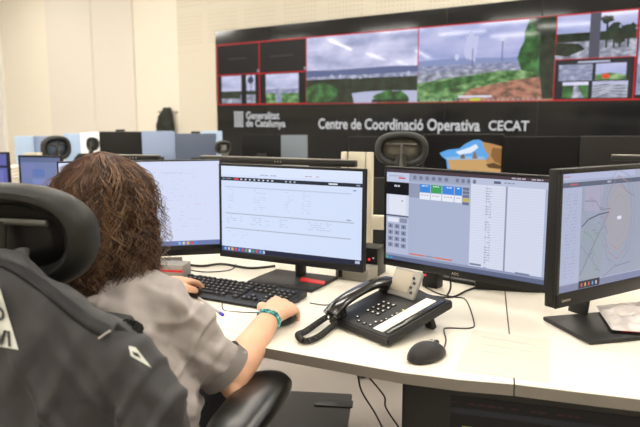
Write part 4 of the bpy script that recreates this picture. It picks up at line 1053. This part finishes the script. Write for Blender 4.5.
def jd(c):
    w = c+J0; r = (w-JC).dot(PR)
    v = .010*mnoise.noise(Vector((r*9+w.z*5, 2.2, w.z*3.2)))+.006*mnoise.noise(Vector((r*22, w.y*6, w.z*9)))
    for (k1, k2, k3, k4) in ((9, 6, 1.3, .016), (16, -7, 4.1, .010), (13, 12, 7.7, .010)):
        n1 = abs(mnoise.noise(Vector((r*k1+w.z*k2, k3, w.z*2.2)))); v += k4*max(0, .28-n1)/.28*max(.15, min(1, (1.0-w.z)*6))-.003
    g_ = max(0, 1-abs(r-.225-(w.z-.7)*.12)/.03); v -= .02*g_*max(0, min(1, (.93-w.z)*6))      # valley between back and sleeve
    v += .005*math.sin(r*42+w.z*13)*max(0, min(1, (.95-w.z)*5))*max(0, min(1, (r+.1)*6))
    return v
jb = remesh('jacket_body', bm, JK, jt, .007, 3, jd)
dgm = bmesh.new(); dgm.from_mesh(jb.data); bvh = BVHTree.FromBMesh(dgm)
def press(p, off=.002):                        # press a jacket-local point on to the cloth from behind
    o = Vector(p)-PF*.5; h, n_, i_, d_ = bvh.ray_cast(o, PF)
    return h-PF*off if h is not None else Vector(p)
# collar band following the shoulder line
# printed block on the back
def from_px(px, py):                           # jacket-local point seen there
    r0 = ray(px, py); o = Vector((0, 0, CAMZ))-J0; h, n_, i_, d_ = bvh.ray_cast(o, r0.normalized())
    return h
def decal(name, pix, m, off=.0025, sub=10):
    """pix: quad corners TL TR BR BL in photograph pixels, laid on the cloth"""
    bm = BM(); G_ = []
    for i in range(sub+1):
        row = []
        for j_ in range(sub+1):
            u, v = i/sub, j_/sub
            a = Vector(pix[0]).lerp(Vector(pix[1]), u); b = Vector(pix[3]).lerp(Vector(pix[2]), u); c = a.lerp(b, v)
            h = from_px(c.x, c.y); row.append(bm.verts.new(h-PF*off if h is not None else Vector((0, 0, 0))))
        G_.append(row)
    for i in range(sub):
        for j_ in range(sub): bm.faces.new((G_[i][j_], G_[i+1][j_], G_[i+1][j_+1], G_[i][j_+1]))
    return obj(name, bm, m, jt)
def band(name, up, lo, m, th, n=24, off=.004):
    bm = BM(); U_, W_ = smoothpts([Vector((*p, 0)) for p in up], 6), smoothpts([Vector((*p, 0)) for p in lo], 6); G_ = []; last = None
    for a, b in zip(U_, W_):
        row = []
        for k in range(7):
            c = a.lerp(b, k/6); h = from_px(c.x, c.y); bulge = math.sin(math.pi*k/6)
            if h is None: h = None
            row.append(h-PF*(off+th*bulge) if h is not None else None)
        for k in range(5, -1, -1):
            if row[k] is None and row[k+1] is not None: row[k] = row[k+1]+Vector((0, 0, .003))+PF*.004
        if all(v is not None for v in row): G_.append([bm.verts.new(v) for v in row])
    for A, B in zip(G_, G_[1:]):
        for k in range(6): bm.faces.new((A[k], A[k+1], B[k+1], B[k]))
    bmesh.ops.solidify(bm, geom=bm.faces[:], thickness=-.004)
    return obj(name, bm, m, jt)
band('collar', [(-25, 246), (5, 256), (30, 268), (60, 289), (85, 309), (113, 326)], [(-25, 258), (5, 268), (28, 281), (56, 303), (80, 323), (104, 337)], JK, .007)
band('collar_lining', [(118, 322), (126, 320), (134, 322), (144, 330)], [(116, 330), (125, 330), (134, 333), (142, 338)], mat('black_lining', '0c0c0d', .8), .003)
zz = [from_px(x, y) for x, y in ((103, 336), (107, 333.5), (111, 330.5), (115, 328))]
bm = BM(); tube(bm, [h-PF*.013 for h in zz if h is not None], .0022, 8); obj('zip', bm, STEEL, jt)
RFL = mat('reflective_white_print', 'b9bcb4', .5)
decal('printed_block', [(-22, 274), (2, 289), (20, 349), (-22, 342)], RFL, .0035)
def decal_text(body, c0, c1, c2, m, off=.0065):     # c0 baseline-left, c1 baseline-right, c2 top-left (photograph pixels)
    bm, (a, b) = text_bm(body, 1, .03)
    bmesh.ops.subdivide_edges(bm, edges=[e for e in bm.edges if e.calc_length() > .15], cuts=2)
    c0, c1, c2 = Vector(c0), Vector(c1), Vector(c2)
    for v in bm.verts:
        p = c0+(c1-c0)*((v.co.x-a)/(b-a))+(c2-c0)*(v.co.y/.7); h = from_px(p.x, p.y)
        v.co = h-PF*off if h is not None else v.co
    o = obj('print_lettering', bm, m, jt, False); return o
decal_text('CIÓ', (-22, 316), (8, 320), (-23, 302), JK)
decal_text('VI', (-3, 342), (14, 345), (-4, 327), JK)
decal('shoulder_label', [(130, 345), (137, 346.5), (153, 367), (132, 355)], RFL, .004, 8)
decal('label_print', [(134, 350), (140, 352), (143, 357), (136, 354)], JK, .006, 4)
decal('pocket_welt', [(55, 402), (89, 399), (89, 401.5), (55, 404.5)], mat('dark_seam', '222125', .7), .003, 8)

# ------------------------------------------------------------------ workstations beyond
WM = WHITE_TOP
def bdesk(label, c, size, yaw, z=.72):
    t = thing('desk', label, 'desk', (c[0], c[1], 0), yaw, None)
    bm = BM(); box(bm, (0, 0, z-.0125), (size[0], size[1], .025), .003); obj('desk_top', bm, WM, t)
    for sx_ in (-1, 1):
        for sy3 in (-1, 1):
            bm = BM(); box(bm, (sx_*(size[0]/2-.05), sy3*(size[1]/2-.05), (z-.026)/2), (.05, .05, z-.027), .003); obj('leg', bm, BLK2, t)
    return t
BLUEP = mat('blue_grey_panel', '8b9cbb', .5, bump=.05); BLUEL = mat('pale_blue_panel', 'a3bad6', .45); BLUED = mat('slate_blue_panel', '4d596f', .5)
BZ = .72
def back_monitor(px0, px1, pytop, Y, label, cm, yaw=None, h=.34, group=None, web=False, deskz=BZ, draw=None, face=False, dead=None, es=1):
    a, b = at(px0, pytop, Y), at(px1, pytop, Y); c = (a+b)/2; yw = yaw if yaw is not None else R(-WY/R(1)*0)
    w_ = (b-a).length/max(.5, math.cos(yw)); h = min(h, c.z-deskz-.04)
    t, sw, sh_ = monitor(label, (c.x, c.y, c.z), (yw if face else yw+math.pi), 0, w_, h, draw, chin=.016, bez=.012, desk=deskz, casem=cm, base=(.2, .16), group=group, dead=dead, es=es, plain=not face)
    if web:
        bm = BM(); box(bm, (0, .01, c.z-deskz+.011), (.09, .03, .02), .006); obj('webcam', bm, BLK, t)
    return t
# far left group, about 6.5 m away
bdesk('long white desk under the row of far monitors at left', (-1.45, 6.52, 0), (1.45, .66), 0)
back_monitor(99.5, 142, 131.5, 6.5, 'black monitor seen from behind, beyond the curly hair', CASE, web=True, h=.4)
back_monitor(142, 175.2, 131, 6.45, 'pale blue-grey monitor seen from behind, under the hanging coat', BLUEP, h=.4)
back_monitor(175.6, 216, 133.5, 6.4, 'slate grey monitor seen from behind, at the left edge of the video wall', BLUED, web=True, h=.4)
def panel(label, px0, px1, pytop, pybot, Y, m, th=.025):
    a, b = at(px0, pytop, Y), at(px1, pytop, Y); t = thing('partition_screen', label, 'partition', ((a.x+b.x)/2, Y, 0))
    bm = BM(); box(bm, (0, 0, (a.z+.35)/2+.0), (b.x-a.x, th, a.z-.35), .004); obj('panel', bm, m, t)
    for s in (-1, 1):
        bm = BM(); box(bm, (s*((b.x-a.x)/2-.03), 0, .19), (.03, .03, .38), .003); box(bm, (s*((b.x-a.x)/2-.03), 0, .01), (.04, .3, .02), .003); obj('foot', bm, STEEL, t)
    return t
panel('pale blue partition screen at the far left, behind the beige box', 14.5, 33, 136, 0, 7.1, BLUEL)
panel('blue-grey partition screen beside the far chair with a ring headrest', 33.2, 54, 136, 0, 7.15, BLUEP)
panel('pale blue partition screen right of the far chair with a ring headrest', 63.5, 81.0, 133.5, 0, 7.75, BLUEL)
panel('light blue partition strip next to the left edge of the video wall', 201.5, 222, 131, 0, 8.2, BLUEL)
a, b = at(81.5, 133, 7.6), at(97, 133, 7.6)
wt = thing('white_cabinet', 'bright white cabinet between the partition and the black far monitor', 'cabinet', ((a.x+b.x)/2+.03, 7.8, 0))
bm = BM(); box(bm, (0, 0, a.z/2), (b.x-a.x+.1, .4, a.z), .004); obj('body', bm, mat('white_enamel', 'f2f4f4', .4), wt)
bm = BM(); box(bm, (0, -.203, a.z/2), (b.x-a.x+.06, .006, a.z-.08), .002); obj('door', bm, mat('white_enamel', 'f2f4f4', .4), wt)
# near left pair
bdesk('white desk at far left under the two small lit monitors', (-1.95, 4.15, 0), (1.6, .8), R(-8))
def draw_L(p):
    p.rect(0, 0, 1, 1, '7481ac', 1); p.rect(0, 0, 1, .12, '626d92', 2); p.rect(.05, .16, .35, .5, '7a83b4', 2); p.rect(.28, .3, .6, .5, '6279b4', 2); p.rect(.28, .55, .95, .7, '7f8cc0', 2); p.rect(.1, .72, .9, .8, '8d97c6', 2); p.rect(0, .9, 1, 1, '55608c', 2)
back_monitor(15.5, 64, 155.5, 4.0, 'small lit monitor with a blue-violet screen, left of the curly hair', CASE, yaw=R(-14), face=True, draw=draw_L, h=.27)
def draw_L2(p): p.rect(0, 0, 1, 1, '5f63a8', 1); p.rect(0, .28, 1, .34, '23253c', 2); p.rect(.1, .4, .9, .8, '6d72b8', 2)
back_monitor(-38, 9.2, 152, 3.9, 'small lit violet monitor cut off by the left edge of the picture', CASE, yaw=R(-6), face=True, draw=draw_L2, h=.27)
bx0 = at(33.5, 165, 4.4); bt = thing('cardboard_box', 'small beige box on the far left desk behind the blue-violet monitor', 'box', (bx0.x, 4.4, .72))
zt3 = at(33, 154, 4.4).z-.72
bm = BM(); box(bm, (0, 0, zt3/2), (.09, .09, zt3), .003); obj('box_body', bm, mat('beige_card', 'cfc5b0', .8), bt)
bm = BM(); box(bm, (0, 0, zt3+.004), (.094, .094, .008), .002); obj('lid', bm, mat('beige_card', 'cfc5b0', .8), bt)
pp = at(12.3, 176, 4.3)
pst = thing('paper_stack', 'white papers stacked between the two small lit monitors', 'papers', (pp.x, 4.3, .72)); 
bm = BM()
for k in range(12): box(bm, (rng.uniform(-.004, .004), 0, .012+k*.02), (.07, .2, .016), .001)
obj('sheets', bm, PAPER, pst)
# chairs
LM2 = mat('dark_mesh_shell', '1d201f', .5); LP2 = mat('grey_shell', '5b574d', .5)
def far_chair(label, pxc, pyc, Y, yaw, hw, hh, pad=LP2, seat=.47, arms=True, thick=.034):
    c = at(pxc, pyc, Y); k = Y*.99/F
    # headrest centre at that place; the chair stands under it
    off = Matrix.Rotation(yaw, 3, 'Z') @ Vector((0, -.30, 0))
    office_chair(label, (c.x-off.x, c.y-off.y, 0), yaw, c.z, LM2, pad, hr=(hw*k, hh*k), arms=arms, seat_z=seat, heads=thick, backh=(.56, min(c.z-hh*k-.03, 1.0)))
far_chair('black office chair seen from behind, its curved headrest in front of the video wall lettering', 401.5, 149.5, 3.0, R(-8), 27, 18, thick=.03)
far_chair('far office chair with a black ring headrest against the pale blue partitions', 57, 148, 5.6, R(40), 15, 12.5, pad=mat('blue_shell', '5f6d80', .4), thick=.045)
far_chair('small far office chair showing in front of the white cabinet', 92, 144, 6.95, R(0), 6.5, 7, thick=.03, arms=False)
far_chair('far office chair whose dark headrest shows at the left edge of the video wall', 223.5, 147.5, 5.2, R(20), 8.5, 7, thick=.03)
# in front of the video wall
bdesk('white desk in front of the video wall lettering', (-.58, 7.2, 0), (.9, .55), 0)
back_monitor(241.5, 281, 134.5, 7.2, 'black monitor seen from behind under the striped emblem', mat('matt_black_case', '121315', .5, spec=.2), h=.42)
panel('grey partition screen beside the black monitor under the striped emblem', 281, 307.5, 135, 0, 7.6, mat('grey_blue_panel', '6d7883', .5))
# right group
bdesk('long desk beyond the control-panel monitor, under the black monitors', (1.15, 4.02, 0), (2.9, .8), 0)
def cave(p):
    p.rect(0, 0, 1, 1, '0a0a0c', 1)
    p.poly([(.19, .30), (.3, .24), (.45, .22), (.52, .14), (.62, .07), (.7, .06), (.78, .12), (.86, .13), (1, .18), (1, .62), (.3, .62), (.28, .42), (.22, .36)], '5fa6e6', 2)
    p.poly([(.4, .28), (.58, .2), (.66, .14), (.7, .2), (.6, .3), (.45, .33)], 'dfeaf6', 3); p.poly([(.26, .38), (.45, .36), (.78, .36), (.78, .43), (.3, .43)], '8fbce4', 3)
    p.poly([(.46, .4), (.48, .33), (.51, .31), (.53, .4)], '7a6450', 4); p.poly([(.62, .4), (.635, .29), (.66, .27), (.69, .4)], '8a7058', 4)
    p.poly([(.3, .42), (.8, .41), (1, .45), (1, .66), (.34, .66)], 'c9a06a', 4)
    p.poly([(.74, .1), (.86, .13), (1, .18), (1, .6), (.86, .56), (.8, .44), (.84, .34), (.78, .24)], 'b98b55', 5); p.poly([(.88, .2), (1, .22), (1, .5), (.92, .46), (.86, .34)], '8a6238', 6); p.poly([(.8, .5), (.9, .47), (1, .52), (1, .58), (.84, .56)], '5f4528', 6)
BMK = mat('matt_black_case', '121315', .5, spec=.2)
t_ = back_monitor(424, 503.5, 134, 3.85, 'black monitor showing a sandy cave picture above the control-panel monitor', BMK, yaw=R(-4), face=True, draw=cave, h=.36, dead='0a0a0c')
t_ = back_monitor(504, 578, 136.5, 3.8, 'plain black monitor seen from behind, right of the sandy cave picture', mat('flat_black_case', '0c0c0d', .6, spec=.15), h=.38)
t_ = back_monitor(579, 668, 136, 3.8, 'dark grey monitor seen from behind above the city-map monitor', mat('dark_grey_case', '211f1e', .55, spec=.2), h=.38)
t_ = back_monitor(349, 390, 136.5, 4.1, 'black monitor seen from behind, left of the chair before the video wall lettering', mat('matt_black_case', '121315', .5, spec=.2), h=.4)
pc = at(376, 245, 2.62); 
tw = thing('computer_tower', 'tall black computer tower behind the cream frame', 'computer', (pc.x+.04, 2.66, DZ)) if False else None
# blue led bar near the chair
lb = at(437, 165.5, 3.4)

# look-alikes share a group
for o in bpy.data.objects:
    if o.parent or 'label' not in o or 'group' in o: continue
    c = o['category']; far = (o.location.y > 2.6)
    g_ = {'monitor': 'monitors on the far desks' if far else 'monitors on the front desk', 'chair': 'office chairs at the far desks' if far else None, 'partition': 'partition screens at the back',
          'cable': 'cables on and under the front desk', 'rail': 'mounting rails behind the monitors', 'hook': 'coat hooks on the wall', 'mouse': 'computer mice on the front desk',
          'desk': 'far desks' if far else 'front desks', 'electronic box': 'small black boxes behind the phone'}.get(c)
    if g_: o['group'] = g_

# ------------------------------------------------------------------ camera, world, view
cam = bpy.data.cameras.new('camera'); co = bpy.data.objects.new('camera', cam); COL.objects.link(co)
co.location = (0, 0, CAMZ); co.rotation_euler = (R(90)-PITCH, 0, 0)
cam.sensor_width = 36; cam.sensor_fit = 'HORIZONTAL'; cam.lens = 36*F/640; cam.clip_start = .02; cam.clip_end = 100
cam.dof.use_dof = True; cam.dof.focus_distance = 1.75; cam.dof.aperture_fstop = 4.5
SC.camera = co
w = bpy.data.worlds.new('world'); SC.world = w; w.use_nodes = True
w.node_tree.nodes['Background'].inputs[0].default_value = (.9, .95, 1, 1); w.node_tree.nodes['Background'].inputs[1].default_value = .3
SC.view_settings.view_transform = 'Standard'; SC.view_settings.look = 'None'; SC.view_settings.gamma = 1; SC.view_settings.exposure = 0; SC.view_settings.use_curve_mapping = False
